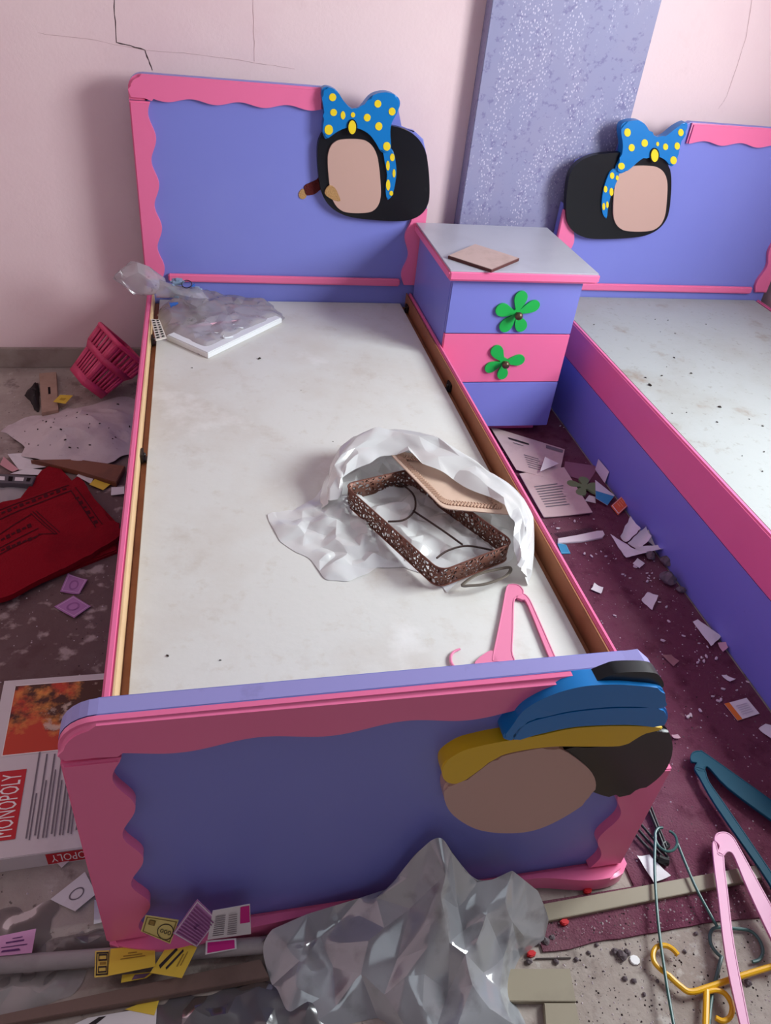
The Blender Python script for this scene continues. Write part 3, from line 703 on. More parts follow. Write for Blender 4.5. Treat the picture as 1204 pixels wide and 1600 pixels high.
# white torn bag
wbag = film('white_bag_film', (246, 245, 244), 0.06, 0.35, 0.2, transl=0.3)
m = MB()
outl = [atz(x, y, Zb + 0.0008) for x, y in ((418, 805), (440, 800), (475, 790), (515, 745), (530, 705), (570, 690), (640, 700), (740, 740), (800, 790), (812, 850), (790, 880), (720, 900), (700, 925), (660, 900), (610, 885), (560, 905), (510, 905), (480, 870), (440, 845))]
cB = atz(610, 810, Zb + 0.0008)
def hbag(p, e):
    d = (p - base).length
    h = 0.010 * e + 0.030 * max(0, fold(p, 0.7, 7, 0.3) - 0.45) * e
    return min(h, 0.009 if d < 0.17 else 0.009 + (d - 0.17) * 0.35)
facets(m, outl, hbag, 0.028, 0.013, seed=11, jag=0.25)
gr = [(513, 775), (518, 738), (528, 700), (558, 660), (615, 650), (684, 660), (748, 702), (798, 738), (828, 785), (824, 850), (813, 885)]
crz = [.05, .075, .10, .125, .14, .145, .14, .125, .105, .08, .045]
lip = [(535, 778), (540, 755), (550, 735), (600, 708), (640, 712), (688, 735), (735, 755), (785, 790), (806, 822), (806, 850), (806, 880)]
lz = [.03, .055, .07, .090, .092, .092, .09, .086, .08, .066, .036]
outw = [atz(x, y, Zb + z) for (x, y), z in zip(gr, crz)]
B = smooth_path([p + Vector((0, -0.004, 0)) for p in outw], 2)
A = [Vector((b_.x + (b_.x - base.x) * 0.10, b_.y + (b_.y - base.y) * 0.12, Zb + 0.001)) for b_ in B]
C_ = smooth_path([atz(x, y, Zb + z + 0.006) for (x, y), z in zip(lip, lz)], 2)
rows = []; rn_ = random.Random(5); NR = 7
for i in range(NR + 1):
    t = i / NR; row = []
    for a_, b_, c_ in zip(A, B, C_):
        u = t * 2
        k1 = a_.lerp(b_, min(u, 1)); p = k1 if u <= 1 else b_.lerp(c_, u - 1)
        bl = a_ * (1 - t) ** 2 + b_ * 2 * t * (1 - t) + c_ * t * t
        p = p.lerp(bl, 0.5) + Vector((rn_.uniform(-1, 1), rn_.uniform(-1, 1), rn_.uniform(-1, 1))) * (0.010 if i not in (0,) else 0.004)
        if i == NR: p = p + Vector((rn_.uniform(-1, 1), rn_.uniform(-1, 1), rn_.uniform(-1, 1))) * 0.008
        if i == 0 or p.z < Zb + 0.001: p.z = Zb + 0.001
        row.append(p)
    rows.append(row)
o0 = len(m.V); nc = len(rows[0]); m.V += [p for r_ in rows for p in r_]
for i in range(NR):
    for j in range(nc - 1):
        q = [o0 + i * nc + j, o0 + i * nc + j + 1, o0 + (i + 1) * nc + j + 1, o0 + (i + 1) * nc + j]
        for f in (((0, 1, 2), (0, 2, 3)) if rn_.random() < 0.5 else ((0, 1, 3), (1, 2, 3))): m.F.append(tuple(q[k] for k in f)); m.M.append(0)
o_ = build('plastic_bag', m, wbag, None, 24); crinkle(o_, 3)
tag(o_, 'torn white plastic bag crumpled around the openwork tray on the near bed', 'bag')

# hangers cut from flat plastic with raised rims
def flat_hanger(name, label, m_, polys, zf, hook=None, thick=0.007, rim=True, rim_skip=(), group=None):
    P0 = [zf(*p) for p in polys[0]]
    loc = sum(P0, Vector()) / len(P0)
    root = thing(name, loc, label, 'hanger', group)
    for nm, pl_ in zip(('shoulder_arm', 'bottom_bar', 'neck'), polys):
        pts = smooth_loop([zf(*p) for p in pl_], 3)
        a = MB(); a.prism([p + Vector((0, 0, thick)) for p in pts], (0, 0, -thick), 0.0018, seg=2)
        if rim and nm != 'neck': a.tube([p + Vector((0, 0, thick * 0.9)) for p in pts], 0.0019, 6, closed=True)
        build(nm, a, m_, root)
    if hook:
        a = MB(); pts = smooth_path([zf(*p) for p in hook], 6)
        n_ = len(pts); a.tube([p + Vector((0, 0, thick * 0.5)) for p in pts], [0.0045 * (1 - 0.45 * i / n_) for i in range(n_)], 8, flat=0.8); build('hook', a, m_, root)
    return root
def zc5(x, y): return atz(400 + x / 2.617, 620 + y / 2.617, Zb + 0.001)
hpink = mat('pink_hanger_plastic', (230, 132, 166), 0.35, 0.5)
flat_hanger('clothes_hanger', 'pink plastic hanger lying on the near bed behind the footboard', hpink,
    [[(1022, 790), (1040, 776), (1070, 780), (1088, 800), (1085, 818), (1062, 828), (1049, 850), (1046, 960), (1042, 1050), (1052, 1085), (1040, 1092), (975, 1090), (966, 1075), (985, 980), (1005, 880)],
     [(1062, 828), (1088, 815), (1110, 832), (1132, 875), (1204, 1040), (1225, 1095), (1210, 1100), (1180, 1035), (1107, 855), (1085, 838)],
     [(966, 1045), (930, 1060), (900, 1085), (893, 1108), (985, 1106)]], zc5,
    hook=[(925, 1095), (880, 1120), (830, 1122), (800, 1100), (794, 1070), (806, 1048), (832, 1036)])

# hardware in a clear bag near the headboard
z2 = lambda x, y: (180 + x / 4.3, 380 + y / 4.3)
def zz(x, y, z): return atz(*z2(x, y), z)
m = MB(); m.prism([zz(x, y, Zb + 0.020) for x, y in ((345, 615), (622, 738), (1118, 500), (880, 400))], (0, 0, -0.019), 0.003)
tag(build('shelf_board', m, mat('white_melamine', (232, 232, 234), 0.35, 0.5)), 'white flat shelf board inside the clear hardware bag on the near bed', 'board')
m = MB(); a = zz(478, 562, Zb + 0.025); b_ = zz(842, 520, Zb + 0.025); m.tube([a, a.lerp(b_, 0.5), b_], 0.004, 8)
tag(build('plastic_rod', m, mat('pale_pink_plastic', (226, 176, 192), 0.4, 0.4)), 'pale pink plastic rod lying on the white panel in the clear bag', 'rod')
wirem = mat('white_wire', (232, 234, 238), 0.3, 0.5)
for pts, lab in (([(510, 570), (560, 600), (640, 604), (770, 600), (800, 570), (860, 570)], 'longer white bent wire on the white panel in the clear bag'), ([(725, 552), (790, 552), (845, 522)], 'short white bent wire near the end of the pink rod'), ([(740, 615), (725, 625), (735, 636), (790, 628)], 'small white wire hook on the white panel in the clear bag')):
    m = MB(); m.tube(smooth_path([zz(x, y, Zb + 0.024) for x, y in pts], 3), 0.0028, 8); tag(build('bent_wire', m, wirem), lab, 'wire')
clipm = mat('blue_grey_plastic', (134, 152, 176), 0.4, 0.4); bluem = mat('blue_plastic', (48, 96, 176), 0.35, 0.5)
for (x, y, z, sx, rot, lab) in ((418, 258, Zb + 0.135, 0.018, 0.1, 'blue grey furniture clip at the neck of the clear bag, topmost'), (385, 300, Zb + 0.120, 0.014, 0.7, 'blue grey furniture clip just below the topmost clip'), (402, 345, Zb + 0.100, 0.016, -0.3, 'blue grey furniture clip above the blue plug'), (540, 315, Zb + 0.090, 0.018, 0.4, 'blue grey furniture clip lying farthest along toward the headboard middle')):
    c0 = zz(x, y, z); M_ = Matrix.Translation(c0) @ Matrix.Rotation(rot, 4, 'Z') @ Matrix.Rotation(0.4, 4, 'X')
    m = MB(); m.box((-sx, -0.012, -0.006), (sx, 0.012, 0.006), 0.002, mtx=M_); m.box((-sx * 0.4, -0.006, 0.004), (sx * 0.4, 0.006, 0.014), 0.002, mtx=M_); m.tube([M_ @ Vector((-sx * 1.3, 0, 0)), M_ @ Vector((sx * 1.3, 0, 0))], 0.004, 8)
    tag(build('furniture_clip', m, clipm), lab, 'clip')
for (x, y, z, r_) in ((398, 408, Zb + 0.085, 0), (520, 290, Zb + 0.105, 1.0), (470, 350, Zb + 0.09, 2)):
    c0 = zz(x, y, z); m = MB(); d = Vector((cos(r_), sin(r_), 0.3)) * 0.012
    m.tube([c0 - d, c0, c0 + d], [0.007, 0.006, 0.003], 10); m.tube([c0 - d * 1.2, c0 - d], 0.009, 10)
    tag(build('wall_plug', m, bluem), 'small blue plastic plug among the clips in the clear bag', 'plug', 'blue plugs in the clear bag')
m = MB(); pts = []
for k in range(60): a = k * 0.55; pts.append(zz(480 + 34 * cos(a), 275 + 26 * sin(a), Zb + 0.115 + 0.0004 * k))
m.tube(pts, 0.0014, 6); tag(build('wire_coil', m, STEEL), 'tangle of thin dark wire beside the blue grey clips', 'wire')
clear = film('clear_bag_film', (206, 196, 200), 0.52, 0.30, 0.18, dirt=(40, (120, 110, 110), 0.62, 0.1))
m = MB()
outl = [zz(x, y, Zb + 0.001) for x, y in ((300, 520), (285, 470), (330, 420), (400, 390), (520, 360), (640, 345), (760, 360), (900, 385), (1020, 395), (1070, 440), (1130, 490), (1110, 530), (860, 650), (620, 752), (480, 700), (350, 640), (310, 570))]
cB = zz(640, 530, Zb + 0.001)
hcl = lambda p, e: (0.030 + 0.035 * math.exp(-((p - zz(480, 400, Zb)).length / 0.08) ** 2)) * min(1, e * 2.5)
facets(m, outl, hcl, 0.030, 0.009, seed=21, jag=0.2)
# puffed neck of the bag drooping over the side rail
c0 = aty(222, 437, 1.93); bm = bmesh.new(); bmesh.ops.create_icosphere(bm, subdivisions=2, radius=1); rn_ = random.Random(9)
axd = (aty(300, 462, 1.93) - aty(190, 415, 1.93)).normalized()
for v in bm.verts:
    p = v.co.copy(); e = 1 + rn_.uniform(-0.30, 0.16)
    side = axd.cross(Vector((0, 1, 0))).normalized()
    v.co = c0 + axd * p.x * 0.092 * e + Vector((0, 1, 0)) * p.y * 0.05 * e + side * p.z * 0.062 * e * (1 - 0.3 * p.x)
m.from_bm(bm)
# gathered neck running down into the bag
q = smooth_path([c0 + axd * 0.055, aty(300, 462, 1.92), zz(520, 380, Zb + 0.045)], 3); rn_ = random.Random(4); R_ = []
for i, p in enumerate(q):
    d = (q[min(i + 1, len(q) - 1)] - q[max(i - 1, 0)]).normalized(); u_ = d.cross(Vector((0, 0, 1))).normalized(); v_ = u_.cross(d)
    R_.append([p + (u_ * cos(a_) + v_ * sin(a_)) * ((0.020 + 0.007 * abs(i - 2)) * (1 + rn_.uniform(-.4, .4))) for a_ in [2 * pi * k / 9 for k in range(9)]])
    R_[-1].append(R_[-1][0].copy())
m.grid(R_)
tag(crinkle(build('hardware_bag', m, clear, None, 26), 6), 'clear dusty plastic bag of clips and panel in the corner by the headboard', 'bag')
m = MB(); pc4 = [atz(*z2(x, y), ZR + 0.003) for x, y in ((240, 508), (298, 514), (345, 635), (272, 652))]
m.prism(pc4, (0, 0, -0.0025), 0.0005)
ml = [mat('cream_plastic', (226, 218, 206), 0.5, 0.3)]
nr_ = Vector((0, 0, 1)); cc = [pc4[0], pc4[1], pc4[2], pc4[3]]
marks_on(m, cc, nr_, [('R', 0.12, 0.05 + 0.12 * k, 0.4, 0.11 + 0.12 * k, DARKGAP) for k in range(8)] + [('R', 0.6, 0.05 + 0.12 * k, 0.85, 0.11 + 0.12 * k, DARKGAP) for k in range(8)], 0.0008, ml)
tag(build('perforated_strip', m, ml), 'cream perforated plastic strip lying across the left side rail', 'strip')

# droppings and crumbs on the boards
crm = mat('dark_crumb', (62, 54, 50), 0.9, 0.1)
m = MB(); m.ball((0, 0, 0.002), 0.003, sc=(1.6, 0.8, 0.7), sub=2)
for i, v in enumerate(m.V): m.V[i] = v + noise.noise_vector(v * 500) * 0.0012
proto = build('crumb', m, crm); proto['label'] = ''; used = [False]
def crumb_at(p, s, lab, grp, cat='debris', m_=None):
    if not used[0]: o = proto; used[0] = True
    else: o = proto.copy(); COL.objects.link(o)
    s *= 0.62; o.location = p; o.scale = (s, s, s); o.rotation_euler = (0, 0, random.random() * 6.28)
    tag(o, lab, cat, grp); return o
for (x, y, s) in ((280, 345, 1.2), (585, 318, 1), (650, 322, 1.2), (612, 380, .8), (685, 388, .9), (680, 510, 1.5), (643, 555, .8), (765, 588, 1.6), (618, 600, 1.6), (537, 610, 1.5), (558, 648, 2.6), (670, 788, 1), (743, 783, .8), (907, 757, 2.2), (895, 832, 1.4), (1055, 817, 1), (1122, 852, 1.4), (1130, 980, 1.2), (1122, 1078, 1.2), (840, 342, 1.2), (320, 132, 1), (1020, 1000, .8)):
    crumb_at(atz(840 + x / 3.2, 400 + y / 3.2, ZR - 0.0028), s, 'dark crumb of dirt on the dusty board of the bed by the window', 'dark crumbs on the window-side bed')
for (x, y, s) in ((405, 561, 2.2), (300, 575, 1), (344, 1032, .8), (520, 690, .7), (262, 1025, 1.2), (470, 610, .6)):
    crumb_at(atz(x, y, Zb), s, 'dark crumb of dirt on the bare board of the near bed', 'dark crumbs on the near bed')

# ================================================================== FLOOR LEFT OF THE BED
zl = lambda x, y: (x / 2.508, 380 + y / 2.508)
# tipped slotted basket
rbk = mat('red_pink_basket_plastic', (214, 62, 110), 0.4, 0.45)
bk = thing('laundry_basket', (-0.70, 2.08, 0), 'small pink slotted plastic basket tipped over by the wall', 'basket')
Zax = Vector((0.66, 0.30, 0.60)).normalized(); Xax = Vector((0.45, -0.9, 0.0)); Xax = (Xax - Zax * Xax.dot(Zax)).normalized(); Yax = Zax.cross(Xax)
O = atz(134, 600, 0.055)
def BK(x, y, z): return O + Xax * x + Yax * y + Zax * z
def ring(z, a, b, r=0.02): 
    out = []
    for (cx, cy, a0) in ((a - r, b - r, 0), (-a + r, b - r, 90), (-a + r, -b + r, 180), (a - r, -b + r, 270)):
        for k in range(5): t = radians(a0 + 90 * k / 4); out.append((cx + r * cos(t), cy + r * sin(t)))
    return out
def wallpt(side, u, z):
    f = z / 0.20; a = 0.062 + 0.022 * f + (0.008 if f > 0.62 else 0); b = 0.048 + 0.018 * f + (0.008 if f > 0.62 else 0)
    return {0: BK(a, b * u, z), 1: BK(-a, b * u, z), 2: BK(a * u, b, z), 3: BK(a * u, -b, z)}[side]
m = MB()
for side in range(4):
    ns_ = 7
    for (za, zb_) in ((0.0, 0.03), (0.105, 0.13), (0.19, 0.20)):
        m.add([wallpt(side, -1, za), wallpt(side, 1, za), wallpt(side, 1, zb_), wallpt(side, -1, zb_)], [(0, 1, 2, 3)])
    for (za, zb_) in ((0.03, 0.105), (0.13, 0.19)):
        for k in range(ns_ + 1):
            u0 = -1 + 2 * (k - 0.27) / ns_; u1 = -1 + 2 * (k + 0.27) / ns_
            if k == 0: u0, u1 = -1, -0.78
            if k == ns_: u0, u1 = 0.78, 1
            m.add([wallpt(side, u0, za), wallpt(side, u1, za), wallpt(side, u1, zb_), wallpt(side, u0, zb_)], [(0, 1, 2, 3)])
m.add([BK(-0.062, -0.048, 0), BK(0.062, -0.048, 0), BK(0.062, 0.048, 0), BK(-0.062, 0.048, 0)], [(0, 1, 2, 3)])
bd = build('basket_body', m, rbk, bk); sm_ = bd.modifiers.new('thickness', 'SOLIDIFY'); sm_.thickness = 0.004; sm_.offset = 0
m = MB(); m.tube([BK(x, y, 0.20) for x, y in ring(0, 0.096, 0.078)], 0.006, 8, closed=True, flat=1.3); build('rim', m, rbk, bk)

tanw = mat('pale_board', (176, 146, 128), 0.6, 0.3, dirt=[(12, (150, 120, 104), 0.5, 0.2, 0.6)])
m = MB(); cc = [atz(*p, 0.018) for p in ((65, 645), (91, 640), (88, 581), (61, 583))]
m.prism(cc, (0, 0, -0.0175), 0.0015); ml = [tanw]; marks_on(m, cc, Vector((0, 0, 1)), [('R', 0.46, 0.42, 0.60, 0.60, DARKGAP)], 0.0006, ml)
tag(build('slotted_board', m, ml), 'short pale wooden board with one dark slot lying near the skirting', 'board')
blk = flat((40, 32, 34), 0.8)
m = MB(); crumple(m, [atz(x, y, 0.0005) for x, y in ((40, 618), (50, 605), (60, 600), (62, 640), (55, 642), (47, 628))], lambda p, r: 0.03 * crease(p, 30, 3) * (1 - r ** 3) + 0.012 * (1 - r), nr=14, per=5)
tag(build('rag', m, blk, None, 28), 'crumpled dark rag beside the slotted wooden board', 'rag')
YCARD = mat('yellow_card', (226, 192, 70), 0.6, 0.25); PCARD = mat('purple_card', (178, 122, 178), 0.6, 0.25); WPAP = mat('white_paper', (226, 220, 222), 0.75, 0.2, dirt=[(14, (200, 192, 194), 0.52, 0.2, 0.5)])
INK = flat((46, 36, 40), 0.8); GINK = flat((120, 110, 116), 0.8); MAG = flat((206, 30, 132), 0.6); REDI = flat((196, 34, 44), 0.6)
paper('playing_card', 'yellow card lying between the wooden board and pink basket', 'card', [(83, 628, .03), (102, 631, .022), (114, 618, .022), (94, 617, .03)], YCARD, [('R', .3, .3, .7, .6, flat((190, 150, 40)))])
# dirty white bundle
m = MB(); bundm = mat('dirty_white_sheeting', (202, 188, 190), 0.6, 0.3, dirt=[(10, (176, 156, 160), 0.5, 0.2, 0.6), (60, (150, 130, 134), 0.64, 0.05, 0.5)])
bo = [atz(x, y, 0.0005) for x, y in ((8, 672), (40, 655), (90, 645), (140, 632), (215, 622), (222, 690), (196, 715), (152, 735), (100, 728), (48, 722), (28, 695))]
bc = atz(125, 690, 0.0005)
facets(m, bo, lambda p, e: 0.012 * e + 0.045 * min(1, max(0, 1.15 - (p - bc).length / 0.2)) + 0.020 * fold(p, 0.5, 7, .1) * e, 0.05, 0.012, seed=31)
bvb = BVHTree.FromPolygons([v.copy() for v in m.V], m.F)
tag(crinkle(build('sheet_bundle', m, bundm, None, 32), 8, 0.2, 0.95), 'dirty white plastic sheeting bundle with dark specks on the left floor', 'bundle')
spx = [(215, 918), (293, 955), (330, 752), (362, 795), (405, 870), (424, 825), (483, 897), (513, 955), (543, 988), (600, 698), (567, 745), (478, 748), (290, 828), (181, 808), (690, 783), (700, 878), (702, 965), (706, 845), (785, 842), (815, 748), (853, 847), (898, 897), (880, 920), (916, 596), (392, 962), (606, 802), (430, 790), (515, 720), (1010, 795), (605, 980)]
for x_, y_ in spx:
    q = atz(x_ / 5.017, 500 + y_ / 5.017, 0.045)
    hq = bvb.ray_cast(Vector((q.x, q.y, 1)), Vector((0, 0, -1)))[0]
    if hq: crumb_at(hq - Vector((0, 0, 0.001)), 1.0 + random.random() * 0.9, 'dark speck of dirt on the white sheeting bundle', 'dark specks on the sheeting')
m = MB(); m.prism([atz(*zl(x, y), 0.022) for x, y in ((120, 848), (300, 845), (490, 872), (455, 938), (300, 890))], (0, 0, -0.018), 0.002)
tag(build('wooden_tray', m, mat('brown_panel', (120, 70, 50), 0.5, 0.4, dirt=[(8, (84, 48, 40), 0.5, 0.2, 0.7)])), 'dark brown wooden panel sticking out under the sheeting bundle', 'panel')
for lab, pts, m_ in (('white paper left of the sheeting bundle under its lower corner', ((30, 830), (75, 890), (180, 880), (90, 825)), WPAP),
                     ('white paper lying over the red rug corner side, below the other sheet', ((40, 905), (160, 912), (165, 890), (110, 884)), WPAP),
                     ('pinkish leaflet at the left edge above the grey slotted strip', ((0, 870), (50, 898), (75, 890), (15, 838)), flat((206, 150, 156))),
                     ('white slip of paper beside the yellow card by the brown panel', ((300, 915), (355, 945), (365, 925), (310, 905)), WPAP),
                     ('yellow card below the brown wooden panel', ((350, 948), (405, 970), (440, 940), (375, 925)), YCARD),
                     ('white slip of paper against the bed side near the brown panel', ((435, 990), (487, 985), (487, 955), (437, 960)), WPAP)):
    paper('paper_sheet' if m_ is not YCARD else 'playing_card', lab, 'paper' if m_ is not YCARD else 'card', [(*zl(*p), 0.004 + 0.003 * random.random()) for p in pts], m_, curl=0.002)
m = MB(); cc = [atz(*zl(x, y), 0.02) for x, y in ((-10, 940), (125, 945), (140, 912), (-10, 902))]
m.prism(cc, (0, 0, -0.019), 0.002); ml = [flat((86, 80, 88), 0.5)]
marks_on(m, cc, Vector((0, 0, 1)), [('R', .06, .3, .2, .7, WPAP), ('R', .3, .25, .42, .75, DARKGAP), ('R', .48, .3, .72, .7, WPAP), ('R', .8, .3, .9, .7, DARKGAP)], 0.0006, ml)
tag(build('plastic_casing', m, ml), 'dark grey plastic casing with slots at the left edge above the red rug', 'casing')
m = MB(); facets(m, [atz(x, y, 0.0005) for x, y in ((-12, 760), (25, 755), (50, 765), (42, 782), (15, 800), (-14, 800))], lambda p, e: 0.014 * e, 0.03, 0.006, seed=41)
tag(crinkle(build('plastic_sheet', m, film('grey_white_film', (206, 200, 204), 0.25, 0.25, 0.3)), 5), 'pale crumpled plastic sheet between grey casing and red rug', 'sheet')

# folded red rug with a dark ornamental border
rugm = mat('red_rug', (136, 18, 32), 0.9, 0.1, dirt=[(7, (112, 12, 26), 0.5, 0.2, 0.7)], bump=(160, 0.3)); rugd = mat('dark_red_border', (70, 10, 24), 0.85, 0.15)
zr4 = lambda x, y: (x / 4.0, 700 + y / 4.0)
rug = thing('prayer_rug', atz(90, 840, 0.0), 'folded red rug with dark ornamental border crumpled on the floor left of the bed', 'rug')
m = MB()
low = [atz(*zr4(x, y), 0.012) for x, y in ((-60, 420), (130, 320), (250, 140), (330, 92), (380, 130), (450, 215), (500, 210), (720, 470), (745, 460), (730, 640), (-60, 950))]
m.prism(low, (0, 0, -0.0118), 0.004); build('lower_fold', m, rugm, rug)
up = [(-60, 400), (200, 300), (440, 205), (490, 180), (540, 240), (680, 440), (740, 470), (735, 560), (500, 700), (250, 820), (-60, 915)]
hz = lambda x, y: 0.030 + 0.012 * noise.noise(Vector((x / 300, y / 220, 1.0))) + 0.015 * math.exp(-((y - 0.5 * (x - 0) - 200) / 90) ** 2) * 0.5
pts3 = [atz(*zr4(x, y), 0.028) for x, y in up]
m = MB(); crumple(m, pts3, lambda p, r: (0.010 * crease(p, 6, 3) + 0.006 * noise.noise(p * 9) + 0.004) * (1 - r ** 3), nr=30, per=8)
for i, v in enumerate(m.V):
    pass
rim_ = [v.copy() for v in m.V[-(len(pts3) * 8 + 1):]]
m.grid([rim_, [Vector((v.x, v.y, 0.0125)) for v in rim_]])
uf = build('upper_fold', m, rugm, rug, 40)
# border bands follow the cloth surface: cast small strips onto the upper fold by height lookup
bvh = BVHTree.FromPolygons([v.copy() for v in m.V], m.F)
def drop(p, lift=0.0012):
    h = bvh.ray_cast(Vector((p.x, p.y, 1.0)), Vector((0, 0, -1)))
    return Vector((p.x, p.y, (h[0].z if h[0] else 0.03) + lift))
def band(mb, a, b, wpx, mi=0, n=24):
    ax, ay = a; bx, by = b; L_ = math.hypot(bx - ax, by - ay); nx_, ny_ = -(by - ay) / L_ * wpx / 2, (bx - ax) / L_ * wpx / 2
    R1 = []; R2 = []
    for k in range(n + 1):
        t = k / n; x = ax + (bx - ax) * t; y = ay + (by - ay) * t
        R1.append(drop(atz(*zr4(x + nx_, y + ny_), 0.035))); R2.append(drop(atz(*zr4(x - nx_, y - ny_), 0.035)))
    mb.grid([R1, R2], mi)
m = MB()
for a, b, w_ in (((-60, 465), (440, 265), 7), ((-60, 400), (430, 225), 6), ((440, 262), (600, 500), 7), ((470, 240), (640, 480), 6), ((-60, 570), (200, 415), 6), ((-60, 650), (240, 505), 6), ((-60, 690), (260, 545), 6), ((205, 400), (360, 545), 6), ((225, 395), (375, 535), 5), ((190, 410), (345, 550), 5), ((240, 545), (360, 545), 5)):
    band(m, a, b, w_)
for (a, b, k) in (((0, 405), (420, 245), 11), ((470, 300), (610, 480), 6), ((0, 575), (200, 480), 6), ((0, 640), (240, 560), 7)):
    for i in range(k):
        t = (i + 0.5) / k; x = a[0] + (b[0] - a[0]) * t; y = a[1] + (b[1] - a[1]) * t
        band(m, (x - 12, y + 5), (x + 12, y - 5), 22 if i % 2 else 12, n=3)
build('ornament', m, rugd, rug)

for lab, pts in (('purple patterned card right below the red rug', ((378, 905), (495, 917), (548, 830), (425, 788))), ('purple card tilted on the floor, nearest below the other one', ((340, 995), (465, 1070), (568, 995), (460, 930)))):
    paper('playing_card', lab, 'card', [(*zr4(*p), 0.002) for p in pts], PCARD, [('L', .06, .06, .94, .94, .03, flat((208, 168, 206))), ('O', .5, .5, .22, .3, .3, flat((150, 90, 150)))], curl=0.003)

# game box
zg = lambda x, y: (x / 3.344, 1000 + y / 3.344)
HBX = 0.045
bx = thing('game_box', atz(70, 1200, 0), 'white and red board game box lying face down on the floor beside the bed', 'box')
tl_ = atz(*zg(22, 212), HBX); bl_ = atz(*zg(-10, 1150), HBX); ux = Vector((1, -0.01, 0)).normalized()
wid = -0.51 - tl_.x
tr_ = tl_ + ux * wid; br_ = Vector((tr_.x, bl_.y + 0.004, HBX)); bl_ = Vector((tl_.x + 0.012, bl_.y, HBX))
boxw = mat('box_card_white', (214, 204, 204), 0.55, 0.3, dirt=[(9, (190, 178, 178), 0.52, 0.2, 0.5)])
m = MB(); cc = [bl_, br_, tr_, tl_]
m.prism(cc, (0, 0, -HBX + 0.0005), 0.0015)
pic = mat('printed_picture', (196, 62, 40), 0.45, 0.35, dirt=[(7, (226, 150, 70), 0.5, 0.1, 0.9), (6, (60, 26, 26), 0.52, 0.06, 0.95), (11, (214, 190, 170), 0.6, 0.05, 0.8)])
ml = [boxw]
mk = [('R', .10, .53, .985, .955, pic), ('L', .095, .525, .99, .96, .006, flat((236, 228, 224))), ('R', .10, .085, .30, .44, REDI), ('T', 'MONOPOLY', .13, .10, .27, .42, 1, flat((244, 236, 232))),
      ('R', -0.0, .30, .035, .60, REDI)]
for k in range(9):
    x_ = .37 + .058 * k; mk.append(('R', x_, .07 + .02 * random.random(), x_ + .012, .44 + .06 * (k < 5) + .03 * random.random() - 0.12 * (k > 6), GINK)); mk.append(('R', x_ + .024, .07, x_ + .034, .30 + .16 * random.random(), GINK))
marks_on(m, cc, Vector((0, 0, 1)), mk, 0.0006, ml)
# front side face label
sd = [Vector((bl_.x, bl_.y, 0.002)), Vector((br_.x, br_.y, 0.002)), Vector((br_.x, br_.y, HBX - 0.002)), Vector((bl_.x, bl_.y, HBX - 0.002))]
marks_on(m, sd, (sd[1] - sd[0]).cross(sd[3] - sd[0]).normalized(), [('R', .52, .06, .99, .94, REDI), ('T', 'MONOPOLY', .55, .2, .97, .8, 2, flat((244, 236, 232)))], 0.0006, ml)
build('box_base', m, ml, bx)
for lab, pts in (('white paper corner peeking out from under the game box', ((79, 1338), (97, 1358), (118, 1338), (96, 1326))), ('grey white paper slip between game box and footboard', ((79, 1406), (118, 1426), (151, 1398), (133, 1364))), ('white paper slip touching the footboard corner', ((147, 1446), (160, 1442), (160, 1406), (148, 1408)))):
    paper('paper_sheet', lab, 'paper', [(*p, 0.002) for p in pts], WPAP, [('O', .5, .5, .2, .25, .2, GINK)] if 'grey' in lab else (), curl=0.003)

# ================================================================== FLOOR BETWEEN THE BEDS
CZ = 0.006
zc1 = lambda x, y: (750 + x / 2.652, 640 + y / 2.652)
def lines(n, u0, u1, v0, v1, vertical=False, m_=GINK):
    out = []
    for k in range(n):
        t = v0 + (v1 - v0) * k / n; e = u1 - (u1 - u0) * 0.35 * random.random()
        out.append(('R', u0, t, e, t + (v1 - v0) / n * 0.35, m_))
    return out
agedp = mat('aged_paper', (206, 182, 178), 0.75, 0.2, dirt=[(12, (184, 156, 154), 0.5, 0.2, 0.6)])
paper('paper_sheet', 'printed sheet on the carpet in front of the nightstand, partly over another sheet', 'paper', [(*zc1(150, 250), CZ + .012), (*zc1(322, 295), CZ + .008), (*zc1(350, 165), CZ + .006), (*zc1(40, 70), CZ + .008)], agedp, lines(6, .35, .7, .15, .5) + [('T', 'Sheet', .15, .80, .38, .86, 2, INK)][:0] + [('R', .2, .78, .5, .83, INK), ('R', .25, .7, .4, .72, GINK), ('R', .75, .85, .98, .95, GINK)])
paper('paper_sheet', 'large stained sheet on the carpet nearest along the near bed rail', 'paper', [(*zc1(262, 450), CZ + .003), (*zc1(462, 434), CZ + .003), (*zc1(345, 245), CZ + .003), (*zc1(160, 272), CZ + .003)], agedp, lines(9, .15, .85, .2, .7), curl=0.004, thick=0.003)
paper('paper_scrap', 'small white folded triangle of paper on top of the printed sheet', 'paper', [(*zc1(248, 255), CZ + .022), (*zc1(250, 256), CZ + .022), (*zc1(325, 224), CZ + .020), (*zc1(268, 196), CZ + .03)], WPAP)
paper('paper_sheet', 'dull pinkish sheet lying behind the green flower cutout', 'paper', [(*zc1(345, 270), CZ + .001), (*zc1(450, 300), CZ + .001), (*zc1(490, 235), CZ + .001), (*zc1(350, 215), CZ + .001)], mat('dull_pink_paper', (150, 104, 122), 0.8, 0.2))
c0 = atz(*zc1(432, 318), CZ + 0.013)
o_ = build('flower_cutout', flower(None, c0.x, 0, c0.y, [(70, 1, .5), (150, 1, .5), (230, 1, .5), (-40, 1, .5), (10, .9, .45)], 0.062, None, CZ + 0.013), mat('dull_green_paint', (120, 142, 96), 0.6, 0.3))
for i, v in enumerate(o_.data.vertices): pass
tag(o_, 'dull green flower cutout fallen on the carpet among cards', 'flower')
